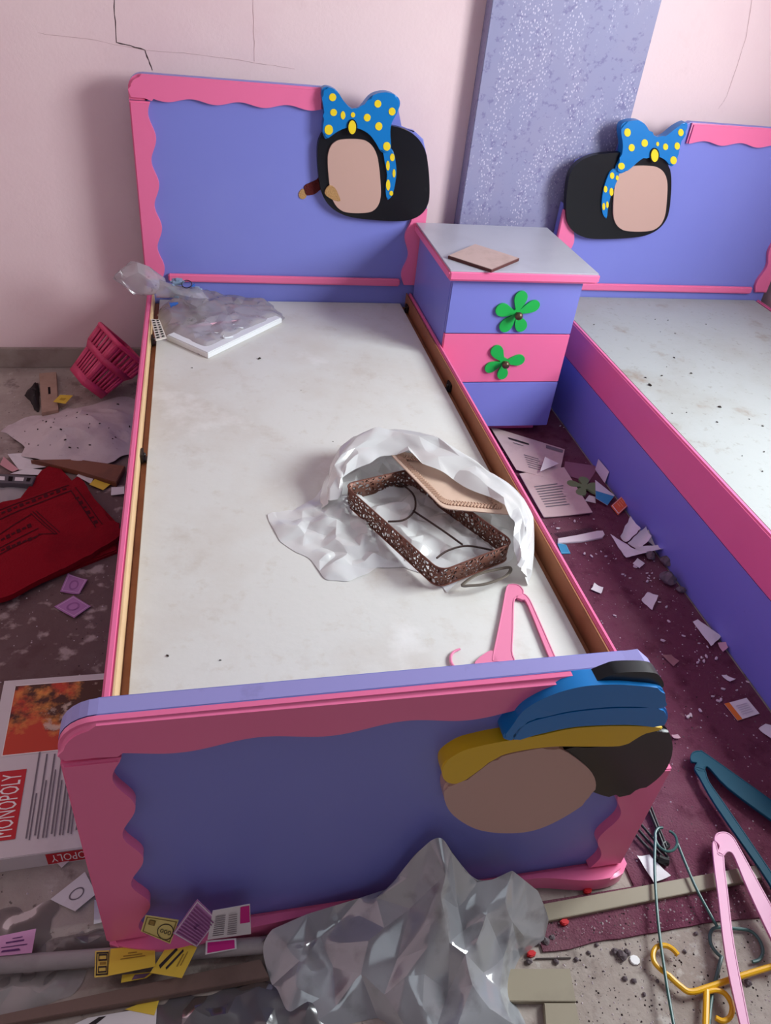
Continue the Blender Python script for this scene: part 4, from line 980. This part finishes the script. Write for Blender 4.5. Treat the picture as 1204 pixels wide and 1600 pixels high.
# the flower's flat builder lays y as given: shift into place
paper('paper_card', 'white card leaning on the side panel of the bed by the window', 'card', [(*zc1(476, 248), CZ + .001), (*zc1(516, 305), CZ + .001), (*zc1(534, 258), CZ + .045), (*zc1(490, 205), CZ + .045)], WPAP)
BLC = flat((62, 148, 190), 0.6); ORC = flat((222, 96, 58), 0.6)
paper('playing_card', 'white and blue card beside the green flower cutout', 'card', [(*zc1(478, 368), CZ + .014), (*zc1(526, 397), CZ + .010), (*zc1(556, 356), CZ + .012), (*zc1(476, 292), CZ + .018)], WPAP, [('P', [(0, 0), (1, 0), (1, .9), (0, .4)], BLC)])
paper('playing_card', 'orange printed card resting against the window-side bed panel', 'card', [(*zc1(540, 400), CZ + .006), (*zc1(570, 438), CZ + .004), (*zc1(636, 376), CZ + .020), (*zc1(606, 341), CZ + .022)], ORC, [('L', .05, .05, .95, .95, .03, WPAP)] + lines(5, .2, .8, .3, .8, m_=flat((240, 150, 110))))
paper('paper_scrap', 'small white scrap below the green flower cutout', 'paper', [(*zc1(432, 378), CZ + .001), (*zc1(478, 388), CZ + .001), (*zc1(476, 362), CZ + .001), (*zc1(450, 355), CZ + .001)], WPAP)
# white comb and its dark teeth
m = MB(); cc = [atz(*zc1(x, y), CZ + 0.006) for x, y in ((322, 552), (322, 532), (400, 520), (485, 502), (508, 500), (516, 516), (505, 530), (420, 545))]
cmb = thing('comb', atz(*zc1(420, 520), CZ), 'white comb with dark teeth on the carpet beside the near bed', 'comb')
m.prism(cc, (0, 0, -0.006), 0.0015); build('spine', m, flat((226, 216, 218), 0.4), cmb)
m = MB()
for k in range(24):
    t = k / 23; a = atz(*zc1(330 + 140 * t, 531 - 24 * t), CZ + .004); b_ = atz(*zc1(305 + 150 * t, 512 - 24 * t), CZ + .004); m.tube([a, b_], 0.0009, 5)
build('teeth', m, flat((70, 52, 62), 0.5), cmb)
paper('playing_card', 'blue card half under the near bed rail below the comb', 'card', [(*zc1(336, 598), CZ + .001), (*zc1(374, 597), CZ + .001), (*zc1(356, 560), CZ + .001), (*zc1(318, 553), CZ + .001)], BLC, [('L', .05, .05, .95, .95, .04, flat((120, 190, 214)))])
# heap of crumpled papers against the far bed
heap = [('crumpled white paper at the left end of the paper heap', ((556, 535), (605, 612), (662, 600), (600, 560)), .012), ('white paper sheet standing in the middle of the paper heap', ((620, 560), (660, 575), (700, 535), (680, 500)), .03),
        ('white folded paper at the front of the paper heap', ((655, 580), (665, 605), (742, 590), (735, 570)), .02), ('tall white sheet at the back of the paper heap', ((695, 540), (770, 600), (780, 545), (720, 487)), .04),
        ('white sheet rising against the bed panel in the paper heap', ((765, 590), (800, 640), (822, 560), (775, 530)), .05), ('white sheet at the right end of the paper heap', ((795, 650), (815, 668), (854, 585), (822, 550)), .035),
        ('grey white scrap sticking up behind the paper heap', ((588, 530), (610, 545), (655, 505), (622, 458)), .03)]
for lab, pts, z in heap:
    hx = sum(p[0] for p in pts) / 4; hy = sum(p[1] for p in pts) / 4; pts = tuple((hx + (x - hx) * 1.3, hy + (y - hy) * 1.25) for x, y in pts)
    paper('crumpled_paper', lab, 'paper', [(*zc1(*pts[0]), CZ + .001), (*zc1(*pts[1]), CZ + .002), (*zc1(*pts[2]), CZ + z), (*zc1(*pts[3]), CZ + z * 0.9)], WPAP, curl=0.008, rag=0.004)
stm = mat('grey_rubble', (112, 100, 104), 0.9, 0.1, dirt=[(40, (84, 72, 78), 0.5, 0.2, 0.7)])
m = MB(); m.ball((0, 0, 0.010), 0.014, sub=3)
for i, v in enumerate(m.V): m.V[i] = Vector((v.x, v.y, v.z)) + noise.noise_vector(v * 90) * 0.007
zm = min(v.z for v in m.V); m.V = [v - Vector((0, 0, zm)) for v in m.V]
lump = build('rubble_lump', m, stm, None, 28); first = [True]
def lump_at(p, s, lab, grp, m_=None):
    o = lump if first[0] else lump.copy()
    if first[0]: first[0] = False
    else: COL.objects.link(o)
    o.location = p; o.scale = (s, s * 0.9, s * 0.75); o.rotation_euler = (0, 0, random.random() * 6.28); tag(o, lab, 'rubble', grp)
for x, y, s, lab in ((765, 640, 1.3, 'largest grey plaster lump in front of the paper heap'), (770, 715, 1.7, 'grey plaster lump nearest the bed panel below the paper heap'), (700, 615, 1.1, 'grey plaster lump tucked beneath the folded white papers'), (828, 755, 0.9, 'grey plaster lump farthest below the paper heap')):
    lump_at(atz(*zc1(x, y), CZ), s, lab, None)
scraps = [((880, 882), (955, 985), (1002, 942), (900, 874), .004, 'long white paper scrap against the window-side bed panel', WPAP), ((985, 972), (1005, 1008), (1030, 990), (1015, 965), .008, 'pinkish scrap touching the end of the long white scrap', flat((206, 160, 176))),
          ((458, 750), (500, 765), (508, 738), (470, 722), .003, 'curled white scrap in the middle of the carpet', WPAP), ((665, 790), (710, 835), (735, 775), (690, 760), .003, 'square white scrap below the grey lumps', WPAP),
          ((632, 640), (660, 662), (680, 640), (650, 620), .003, 'small white scrap at the foot of the paper heap', WPAP), ((750, 1020), (800, 1065), (822, 1045), (790, 1018), .002, 'brownish scrap on the carpet right of the footboard corner', flat((150, 104, 108))),
          ((1000, 1105), (1035, 1132), (1055, 1120), (1020, 1100), .002, 'torn white scrap between long scrap and orange edged card', WPAP), ((1150, 1325), (1205, 1370), (1260, 1330), (1180, 1305), .002, 'grey white paper scrap at the right edge of the picture', WPAP),
          ((790, 1348), (800, 1368), (830, 1365), (820, 1350), .002, 'pale scrap on the carpet right of the footboard plaque', flat((196, 160, 168)))]
for a, b_, c_, d_, z, lab, m_ in scraps:
    paper('paper_scrap', lab, 'paper', [(*zc1(*a), CZ + .001), (*zc1(*b_), CZ + .001), (*zc1(*c_), CZ + z), (*zc1(*d_), CZ + z)], m_, curl=0.003, rag=0.003)
paper('playing_card', 'white card with an orange edge on the carpet near the bed panel', 'card', [(*zc1(1065, 1290), CZ + .002), (*zc1(1156, 1260), CZ + .002), (*zc1(1102, 1195), CZ + .002), (*zc1(1010, 1220), CZ + .002)], WPAP, [('R', 0, 0, .22, 1, flat((222, 120, 40)))] + [('R', .35, .2 + .12 * k, .85, .25 + .12 * k, flat((196, 188, 196))) for k in range(5)])
# crumbs of plaster
whm = mat('white_plaster', (214, 200, 204), 0.9, 0.1)
m = MB(); m.ball((0, 0, 0), 0.004, sc=(1.3, 0.8, 0.5), sub=1)
for i, v in enumerate(m.V): m.V[i] = v + noise.noise_vector(v * 700) * 0.0018
zm = min(v.z for v in m.V); m.V = [v - Vector((0, 0, zm)) for v in m.V]
fk = build('plaster_crumb', m, whm, None, 20); ff = [True]
def flake_at(p, s, lab, grp):
    o = fk if ff[0] else fk.copy()
    if ff[0]: ff[0] = False
    else: COL.objects.link(o)
    o.location = p; o.scale = (s, s, s); o.rotation_euler = (0, 0, random.random() * 6.28); tag(o, lab, 'debris', grp)
for (x, y) in ((690, 680), (700, 690), (710, 680), (695, 700), (705, 710), (690, 715), (720, 700), (905, 1040), (915, 1030), (925, 1045), (900, 1050), (935, 1025), (905, 970), (940, 985), (975, 1035), (640, 655), (590, 685), (520, 610), (480, 600), (530, 640), (435, 555), (320, 495), (460, 610), (600, 690), (640, 650), (555, 855), (755, 960), (770, 820), (740, 800), (700, 765), (995, 1205), (1060, 1165), (1005, 1160), (1105, 1130), (860, 1275), (870, 1270), (960, 1190), (985, 1210), (910, 1250), (1020, 1270), (470, 455), (390, 465), (330, 70), (345, 75), (430, 600), (500, 590), (560, 620), (620, 700), (780, 880), (840, 940)):
    p = atz(*zc1(x, y), 0.0052)
    if 0.51 < p.x < 1.075: flake_at(p, 0.6 + random.random() * 1.0, 'white plaster crumb on the wine red carpet', 'white plaster crumbs on the carpet')
# fine grit: nobody could count it
gm = MB(); rnd = random.Random(3)
def grit(x, y, z):
    s = 0.0008 + 0.0018 * rnd.random() ** 2; a = rnd.random() * 6; c_, s_ = cos(a) * s, sin(a) * s
    gm.add([(x - c_, y - s_, z), (x + s_, y - c_, z), (x + c_, y + s_, z), (x - s_, y + c_, z), (x, y, z + s)], [(0, 1, 4), (1, 2, 4), (2, 3, 4), (3, 0, 4)], rnd.choice((0, 0, 1, 2)))
for k in range(1500): grit(0.52 + 0.54 * rnd.random(), -0.16 + 1.7 * rnd.random(), 0.005)
for k in range(1800):
    x = 0.30 + 0.6 * rnd.random(); y = -0.42 + 0.30 * rnd.random(); grit(x, y, 0.005 if y > -0.18 else 0.0)
for k in range(900): grit(-1.2 + 0.68 * rnd.random(), 0.05 + 2.1 * rnd.random(), 0.0)
o_ = build('grit', gm, [whm, mat('grey_grit', (120, 106, 108), 0.9, 0.1), mat('dark_grit', (62, 50, 52), 0.9, 0.1)], None, 0)
tag(o_, 'fine plaster grit scattered over carpet and floor', 'grit', kind='stuff')

# ================================================================== FOREGROUND RIGHT
zk = lambda x, y: (780 + x / 2.84, 1160 + y / 2.84)
plk = mat('olive_grey_strip', (150, 138, 118), 0.5, 0.35, dirt=[(9, (132, 120, 104), 0.5, 0.2, 0.6)])
def slab(name, pts, zt, th, m_, lab, cat, f=zk, bev=0.001, marks=(), base=None):
    m = MB(); c_ = [atz(*f(*p), zt) for p in pts]; m.prism(c_, (0, 0, -th), bev); ml = [m_]
    if marks: marks_on(m, c_, Vector((0, 0, 1)), marks, 0.0006, ml)
    return tag(build(name, m, ml), lab, cat)
slab('wooden_strip', ((195, 795), (1166, 602), (1140, 543), (185, 718)), 0.016, 0.010, plk, 'long olive grey strip lying across the carpet end under the hangers', 'strip', marks=[('R', .80, .05, .86, .95, flat((206, 196, 176), 0.4)), ('R', .97, .05, .995, .95, flat((206, 196, 176), 0.4))])
slab('wooden_strip', ((-40, 1148), (340, 1150), (312, 1003), (-30, 1005)), 0.014, 0.013, plk, 'short olive grey board beside the big plastic bag, lying crosswise', 'strip')
slab('wooden_strip', ((215, 1420), (390, 1420), (338, 1156), (198, 1156)), 0.014, 0.013, plk, 'olive grey board running out at the bottom edge below the crosswise one', 'strip')
teal = mat('teal_hanger_plastic', (14, 76, 96), 0.5, 0.2)
flat_hanger('clothes_hanger', 'teal plastic hanger on the carpet at the right edge', teal,
    [[(845, 75), (855, 52), (885, 47), (920, 65), (1204, 268), (1270, 318), (1270, 392), (1204, 352), (1010, 208), (930, 122), (908, 114), (903, 132), (882, 132), (864, 118), (874, 100), (864, 94), (850, 92)],
     [(862, 120), (905, 130), (922, 180), (1000, 292), (1204, 592), (1240, 650), (1225, 680), (1150, 565), (960, 292), (888, 168)]], lambda x, y: atz(*zk(x, y), 0.022))
flat_hanger('clothes_hanger', 'pink plastic hanger on the floor at the bottom right', mat('rose_hanger_plastic', (216, 136, 176), 0.35, 0.5),
    [[(950, 440), (962, 412), (1000, 408), (1030, 430), (1060, 480), (1204, 742), (1270, 850), (1270, 1000), (1204, 885), (1100, 662), (1042, 522), (1022, 494), (1002, 492), (985, 510), (962, 500), (973, 472), (962, 452)],
     [(942, 457), (955, 457), (963, 490), (986, 507), (991, 560), (1006, 680), (1032, 900), (1098, 1249), (1105, 1290), (1085, 1290), (1062, 1249), (1000, 960), (966, 680), (950, 560)]], lambda x, y: atz(*zk(x, y), 0.034))
def wire_thing(name, lab, m_, paths, z, cat='hanger'):
    p0 = atz(*zk(*paths[0][1][0]), 0); root = thing(name, (p0.x, p0.y, z - 0.006), lab, cat)
    for nm, pts, r in paths:
        m = MB(); m.tube(smooth_path([atz(*zk(*p), z) for p in pts], 6), r, 9); build(nm, m, m_, root)
    return root
wire_thing('wire_hanger', 'dark green wire hanger lying over strips at the bottom right', mat('green_coated_wire', (52, 92, 88), 0.35, 0.5),
    [('hook', [(724, 379), (705, 381), (692, 400), (692, 430), (708, 462), (740, 483), (770, 478), (787, 452), (782, 420), (765, 400), (752, 394)], 0.0030),
     ('frame', [(692, 410), (688, 560), (704, 800), (738, 1050), (772, 1250), (790, 1330)], 0.0030), ('frame', [(790, 450), (862, 625), (930, 755), (966, 818)], 0.0030)], 0.026)
wire_thing('wire_hanger', 'green grey wire hanger with open hook lying between pink hanger and yellow one', mat('grey_green_wire', (74, 106, 104), 0.35, 0.5),
    [('hook', [(990, 958), (958, 928), (936, 890), (936, 845), (962, 822), (1040, 826), (1110, 836), (1152, 876), (1168, 928), (1152, 964), (1122, 974)], 0.0033), ('frame', [(985, 952), (965, 1030), (938, 1150), (925, 1310)], 0.0036)], 0.008)
wire_thing('plastic_hanger', 'yellow plastic hanger at the bottom edge beside olive grey boards', mat('yellow_hanger_plastic', (236, 176, 24), 0.35, 0.5),
    [('hook', [(792, 944), (768, 918), (738, 902), (702, 905), (682, 932), (684, 970), (710, 1003), (748, 1032)], 0.0048), ('shoulder_arm', [(748, 1032), (800, 1080), (848, 1107), (930, 1085), (1060, 1040), (1190, 1000), (1270, 975)], 0.0055),
     ('bottom_bar', [(918, 1100), (916, 1180), (912, 1310)], 0.0058), ('bar_hook', [(920, 1106), (960, 1100), (1000, 1115), (1030, 1165), (1025, 1215), (992, 1236), (958, 1222)], 0.0048)], 0.017)
rackm = flat((22, 20, 22), 0.4)
wire_thing('clip_rack', 'black plastic clip rack lying beside the footboard corner', rackm,
    [('rod', [(596, 400), (660, 470), (738, 545)], 0.003), ('rod', [(606, 375), (670, 448), (745, 530)], 0.003), ('rod', [(616, 350), (680, 425), (750, 515)], 0.003), ('rod', [(655, 280), (700, 390), (735, 480)], 0.0035), ('rod', [(668, 275), (708, 380), (745, 470)], 0.0025),
     ('ring', [(735, 440), (722, 455), (735, 470), (752, 458), (738, 440)], 0.003), ('clip', [(705, 515), (728, 525), (748, 530)], 0.009)], 0.014, 'rack')
paper('paper_scrap', 'white torn paper beside the black clip rack', 'paper', [(*zk(680, 622), .010), (*zk(760, 600), .008), (*zk(662, 500), .007), (*zk(606, 508), .007)], WPAP, curl=0.003, rag=0.003)
redm = flat((200, 24, 34), 0.4)
for (x, y, lab) in ((385, 668, 'red plastic bit above the olive grey strip'), (284, 808, 'red plastic bit below the olive grey strip'), (140, 942, 'red plastic bit beside the big plastic bag')):
    p = atz(*zk(x, y), 0.0005); m = MB(); m.prism([p + Vector((0.008 * cos(a) * (1 + .3 * random.random()), 0.006 * sin(a), 0.008)) for a in [2 * pi * k / 7 for k in range(7)]], (0, 0, -0.0078), 0.0015)
    if y < 900: 
        for i, v in enumerate(m.V): m.V[i] = v + Vector((0, 0, 0.005))
    tag(build('plastic_bit', m, redm), lab, 'debris')
m = MB(); p = atz(*zk(598, 968), 0.0); m.prism([p + Vector((0.010 * cos(a), 0.009 * sin(a), 0.004)) for a in [2 * pi * k / 9 for k in range(9)]], (0, 0, -0.0038), 0.001)
tag(build('white_chip', m, flat((236, 232, 232), 0.5)), 'round white chip on the bare concrete near the hangers', 'chip')
for (x, y, s) in ((250, 975, .5), (130, 975, .55), (95, 918, .4), (200, 885, .8), (230, 870, .6), (170, 890, .6), (540, 950, .9), (555, 1050, .45), (595, 1060, .45), (510, 930, .6), (565, 935, .6), (340, 965, .4), (1100, 1070, .6), (870, 850, .4), (1040, 1110, .35), (640, 1120, .35), (820, 930, .35), (395, 935, .35), (430, 900, .35), (700, 1060, .3)):
    lump_at(atz(*zk(x, y), 0.0), s * 0.7, 'grey rubble stone on the bare concrete at the bottom right', 'grey stones on the concrete')
slab('wire_twig', ((160, 960), (318, 957), (318, 952), (160, 955)), 0.005, 0.004, flat((84, 72, 70)), 'thin grey twig of wire lying among rubble by the big bag', 'wire')

# ================================================================== FOREGROUND LEFT
z5 = lambda x, y: (x / 2.408, 1300 + y / 2.408)
# grey tube and brown plank
m = MB(); a = atz(*z5(-60, 505), 0.022); b_ = atz(*z5(1000, 425), 0.022)
pts = [a.lerp(b_, k / 20) for k in range(21)]; m.tube(pts, 0.0145, 16)
tag(build('pipe', m, mat('pale_grey_pvc', (158, 150, 150), 0.45, 0.4, dirt=[(12, (128, 118, 120), 0.5, 0.2, 0.6)])), 'pale grey pipe lying along the foot of the bed', 'pipe')
brw = mat('grey_brown_plank', (116, 94, 86), 0.6, 0.3, dirt=[(10, (94, 74, 68), 0.5, 0.2, 0.7)])
slab('wooden_plank', ((-40, 735), (1012, 545), (980, 478), (-60, 700)), 0.020, 0.016, brw, 'grey brown plank crossing the floor below the pale pipe', 'plank', f=z5)
# dusty films
smoke = film('smoky_film', (150, 140, 138), 0.3, 0.35, 0.18, dirt=(30, (100, 88, 88), 0.55, 0.15))
m = MB(); facets(m, [atz(*z5(x, y), 0.001) for x, y in ((120, 470), (165, 420), (250, 390), (330, 375), (440, 360), (540, 362), (650, 410), (600, 440), (470, 450), (430, 480), (300, 480))], lambda p, e: 0.044 * min(1, e * 2.2) + 0.012 * fold(p, -0.9, 14, .2) * e, 0.024, 0.010, seed=51, jag=0.2)
tag(crinkle(build('plastic_film', m, smoke, None, 26), 12), 'dusty translucent film draped over the pale pipe under the game money', 'film')
m = MB(); facets(m, [atz(*z5(x, y), 0.001) for x, y in ((-60, 545), (60, 520), (200, 520), (330, 510), (300, 590), (170, 640), (130, 720), (-60, 760))], lambda p, e: 0.012 * e + 0.020 * fold(p, -0.2, 13, .4) * e, 0.030, 0.016, seed=61)
tag(crinkle(build('plastic_film', m, film('pale_film', (186, 180, 178), 0.22, 0.35, 0.2), None, 26), 12), 'crinkled pale film at the bottom left corner between pipe and plank', 'film')
m = MB(); facets(m, [atz(*z5(x, y), 0.001) for x, y in ((-30, 330), (100, 290), (210, 265), (215, 330), (160, 430), (60, 470), (-60, 470))], lambda p, e: 0.014 * e + 0.018 * fold(p, 0.9, 12, .1) * e, 0.034, 0.014, seed=71)
tag(crinkle(build('plastic_film', m, film('brown_grey_film', (118, 100, 98), 0.35, 0.25, 0.3), None, 26), 12), 'brownish crumpled film below the game box at the left edge', 'film')
m = MB(); dk = film('dark_grey_film', (108, 104, 108), 0.12, 0.35, 0.2)
facets(m, [atz(*z5(x, y), 0.001) for x, y in ((580, 660), (640, 635), (800, 600), (960, 575), (1100, 540), (1240, 560), (1300, 660), (1260, 780), (900, 800), (600, 780))], lambda p, e: 0.008 * e + 0.028 * fold(p, 0.15, 15, 0.3) * e, 0.030, 0.012, seed=81)
tag(crinkle(build('plastic_film', m, dk, None, 26), 12), 'dark grey crinkled film spread under the big bag below the plank', 'film')
paper('paper_sheet', 'white sheet at the bottom edge under the brown plank', 'paper', [(*z5(200, 760), .003), (*z5(585, 760), .003), (*z5(590, 655), .003), (*z5(330, 700), .003)], WPAP, [('R', .2, .35, .3, .9, INK)])
# game money and cards
PU = flat((90, 40, 100), 0.7)
def note(lab, pts, z, m_, marks, cat='card', nm='game_card', curl=0.0, lean=False):
    zs = list(z) if isinstance(z, tuple) else [z] * 4
    if lean:
        for k in (0, 1, 2, 3):
            q = aty(*z5(*pts[k]), -0.094 if k < 2 else -0.090); zs[k] = max(0.03, q.z) if k > 1 else max(0.028, q.z)
    paper(nm, lab, cat, [(*z5(*p), zz_) for p, zz_ in zip(pts, zs)], m_, marks, curl=curl)
pale_y = mat('pale_yellow_note', (226, 206, 128), 0.6, 0.25); lilacc = mat('lilac_card', (196, 132, 190), 0.6, 0.25); mpink = mat('pink_card', (206, 150, 190), 0.6, 0.25)
note('pale yellow play banknote printed with zeros in a circle', ((530, 372), (640, 420), (672, 330), (548, 312)), (.050, .048, .060, .062), pale_y, [('L', .04, .06, .96, .94, .03, flat((120, 96, 40))), ('O', .72, .42, .26, .36, .10, INK), ('T', '000', .55, .33, .90, .52, 0, INK), ('L', .14, .55, .34, .82, .04, flat((120, 96, 40))), ('R', .18, .6, .3, .78, flat((160, 130, 60)))], 'banknote', 'play_money', lean=True)
note('lilac striped card tilted between the play banknote and white property card', ((650, 380), (740, 432), (820, 328), (742, 252)), (.056, .054, .066, .068), lilacc, [('L', .02, .02, .98, .98, .03, flat((232, 214, 230)))] + [('R', .08, .08 + .085 * k, .92, .08 + .085 * k + .035, flat((136, 70, 130))) for k in range(10)] + [('T', 'R', .45, .42, .56, .6, 1, PU)], lean=True)
note('white property card with a magenta bar on its right side', ((780, 404), (944, 382), (940, 270), (800, 295)), (.042, .042, .062, .062), WPAP, [('R', .74, .42, .98, .97, MAG)] + [('R', .1 + .0, .12 + .075 * k, .36, .12 + .075 * k + .025, GINK) for k in range(10)] + [('R', .44, .12 + .075 * k, .66, .12 + .075 * k + .025, GINK) for k in range(10)], lean=True)
note('white card with a wide magenta bar leaning on the pale pipe', ((772, 462), (890, 440), (888, 400), (774, 410)), (.038, .038, .042, .042), WPAP, [('R', .06, .08, .94, .86, MAG)])
note('yellow card with upside down print on the pale pipe, left of the slanted yellow one', ((406, 542), (584, 506), (582, 424), (416, 440)), .040, YCARD, [('T', 'CHANCE', .4, .2, .68, .29, 2, flat((120, 92, 30))), ('T', 'GO', .48, .1, .56, .16, 2, flat((120, 92, 30))), ('R', .3, .62, .72, .66, flat((150, 118, 40))), ('R', .24, .52, .78, .56, flat((150, 118, 40))), ('R', .4, .72, .6, .76, flat((150, 118, 40)))][2:])
note('yellow banknote with a boxed border, half covered by the yellow card', ((355, 548), (408, 544), (412, 446), (358, 448)), .037, mat('ochre_note', (218, 188, 92), 0.6, 0.25), [('L', .1, .06, .95, .94, .06, INK), ('L', .25, .6, .85, .86, .06, INK), ('L', .25, .15, .85, .4, .06, INK), ('R', .35, .45, .8, .55, flat((150, 118, 40)))], 'banknote', 'play_money')
note('yellow card with dark zigzag drawing, slanted over the plank edge', ((565, 530), (684, 550), (742, 432), (640, 410)), (.034, .034, .044, .044), YCARD, [('P', [(.12, .25), (.22, .16), (.42, .78), (.34, .86)], INK), ('P', [(.36, .22), (.42, .16), (.64, .78), (.58, .84)], INK), ('R', .66, .3, .7, .7, flat((150, 118, 40))), ('R', .76, .35, .79, .8, flat((150, 118, 40)))])
note('yellow card under the plank between pipe and plank', ((455, 568), (550, 550), (585, 525), (460, 538)), .018, YCARD, [('R', .4, .1, .9, .8, flat((110, 80, 110)))])
note('yellow card poking out below the plank at the bottom', ((470, 668), (580, 690), (600, 630), (540, 640)), .004, YCARD, [])
note('pink card with printed words lying on brownish film at the left edge', ((-30, 470), (120, 455), (136, 364), (-20, 396)), .034, mpink, [('R', .3, .55, .75, .62, PU), ('R', .2, .36, .85, .4, PU), ('R', .45, .72, .7, .76, PU), ('P', [(.2, .15), (.7, .15), (.66, .24), (.25, .24)], PU)])

# big translucent grey bag slumped against the footboard
gbag = film('grey_bag_film', (204, 206, 212), 0.16, 0.6, 0.12, transl=0.35, dirt=(20, (150, 148, 152), 0.55, 0.2))
z6 = lambda x, y: (360 + x / 2.315, 1280 + y / 2.315)
m = MB()
# silhouette of the slumped bag (pixel, height) then its foot on the floor
top = [(404, 1478, .035), (425, 1452, .05), (480, 1428, .07), (560, 1400, .09), (606, 1384, .11), (622, 1368, .16), (648, 1335, .225), (672, 1314, .265), (690, 1304, .28), (704, 1330, .25), (727, 1360, .20), (745, 1378, .155), (770, 1374, .16), (800, 1360, .175), (820, 1376, .15), (840, 1392, .125), (852, 1420, .08), (857, 1437, .06)]
foot = [(850, 1468, .02), (812, 1495, .002), (796, 1530, .001), (800, 1560, .001), (822, 1600, .001), (790, 1645, .001), (720, 1650, .001), (650, 1630, .001), (590, 1590, .001), (545, 1600, .001), (480, 1606, .001), (448, 1590, .001), (425, 1540, .002)]
T3 = [atz(*p) for p in top]; F3 = [atz(*p) for p in foot]
T3 = [Vector((p.x, min(p.y, -0.074), p.z)) for p in T3]
folds = [(697, 1366, .235), (688, 1400, .20), (678, 1431, .165), (668, 1480, .115), (662, 1522, .075), (636, 1372, .17), (640, 1420, .115), (600, 1450, .10), (575, 1470, .085), (563, 1520, .055), (620, 1500, .07), (600, 1555, .045), (660, 1575, .05), (715, 1420, .125), (723, 1455, .095), (727, 1490, .105), (760, 1430, .13), (745, 1470, .115), (785, 1410, .145), (775, 1465, .075), (800, 1440, .10), (825, 1430, .085), (820, 1465, .05), (790, 1500, .04), (755, 1520, .05), (735, 1540, .075), (765, 1575, .055), (800, 1600, .03), (700, 1550, .035), (715, 1600, .055), (680, 1610, .03), (530, 1440, .05), (560, 1430, .075), (500, 1470, .03), (470, 1500, .045), (520, 1510, .025), (450, 1540, .035), (500, 1560, .02)]
sheet3(m, T3 + F3, [atz(*p) for p in folds], 0.045, 0.003, seed=91)
# back wall of the bag hanging down behind its top edge
rn_ = random.Random(2); R_ = [[p.copy() for p in T3]]
for k in (1, 2, 3): R_.append([Vector((p.x + rn_.uniform(-.004, .004), min(p.y + 0.004 * k, -0.070) if p.z * (1 - k / 3) > 0.05 else min(p.y, -0.096), max(0.003, p.z * (1 - k / 3.05) + rn_.uniform(-.004, .004)))) for p in T3])
m.grid(R_)
tag(crinkle(build('plastic_bag', m, gbag, None, 20), 14, 0.4, 1.0, 3), 'large translucent grey plastic bag slumped against the foot of the bed', 'bag')
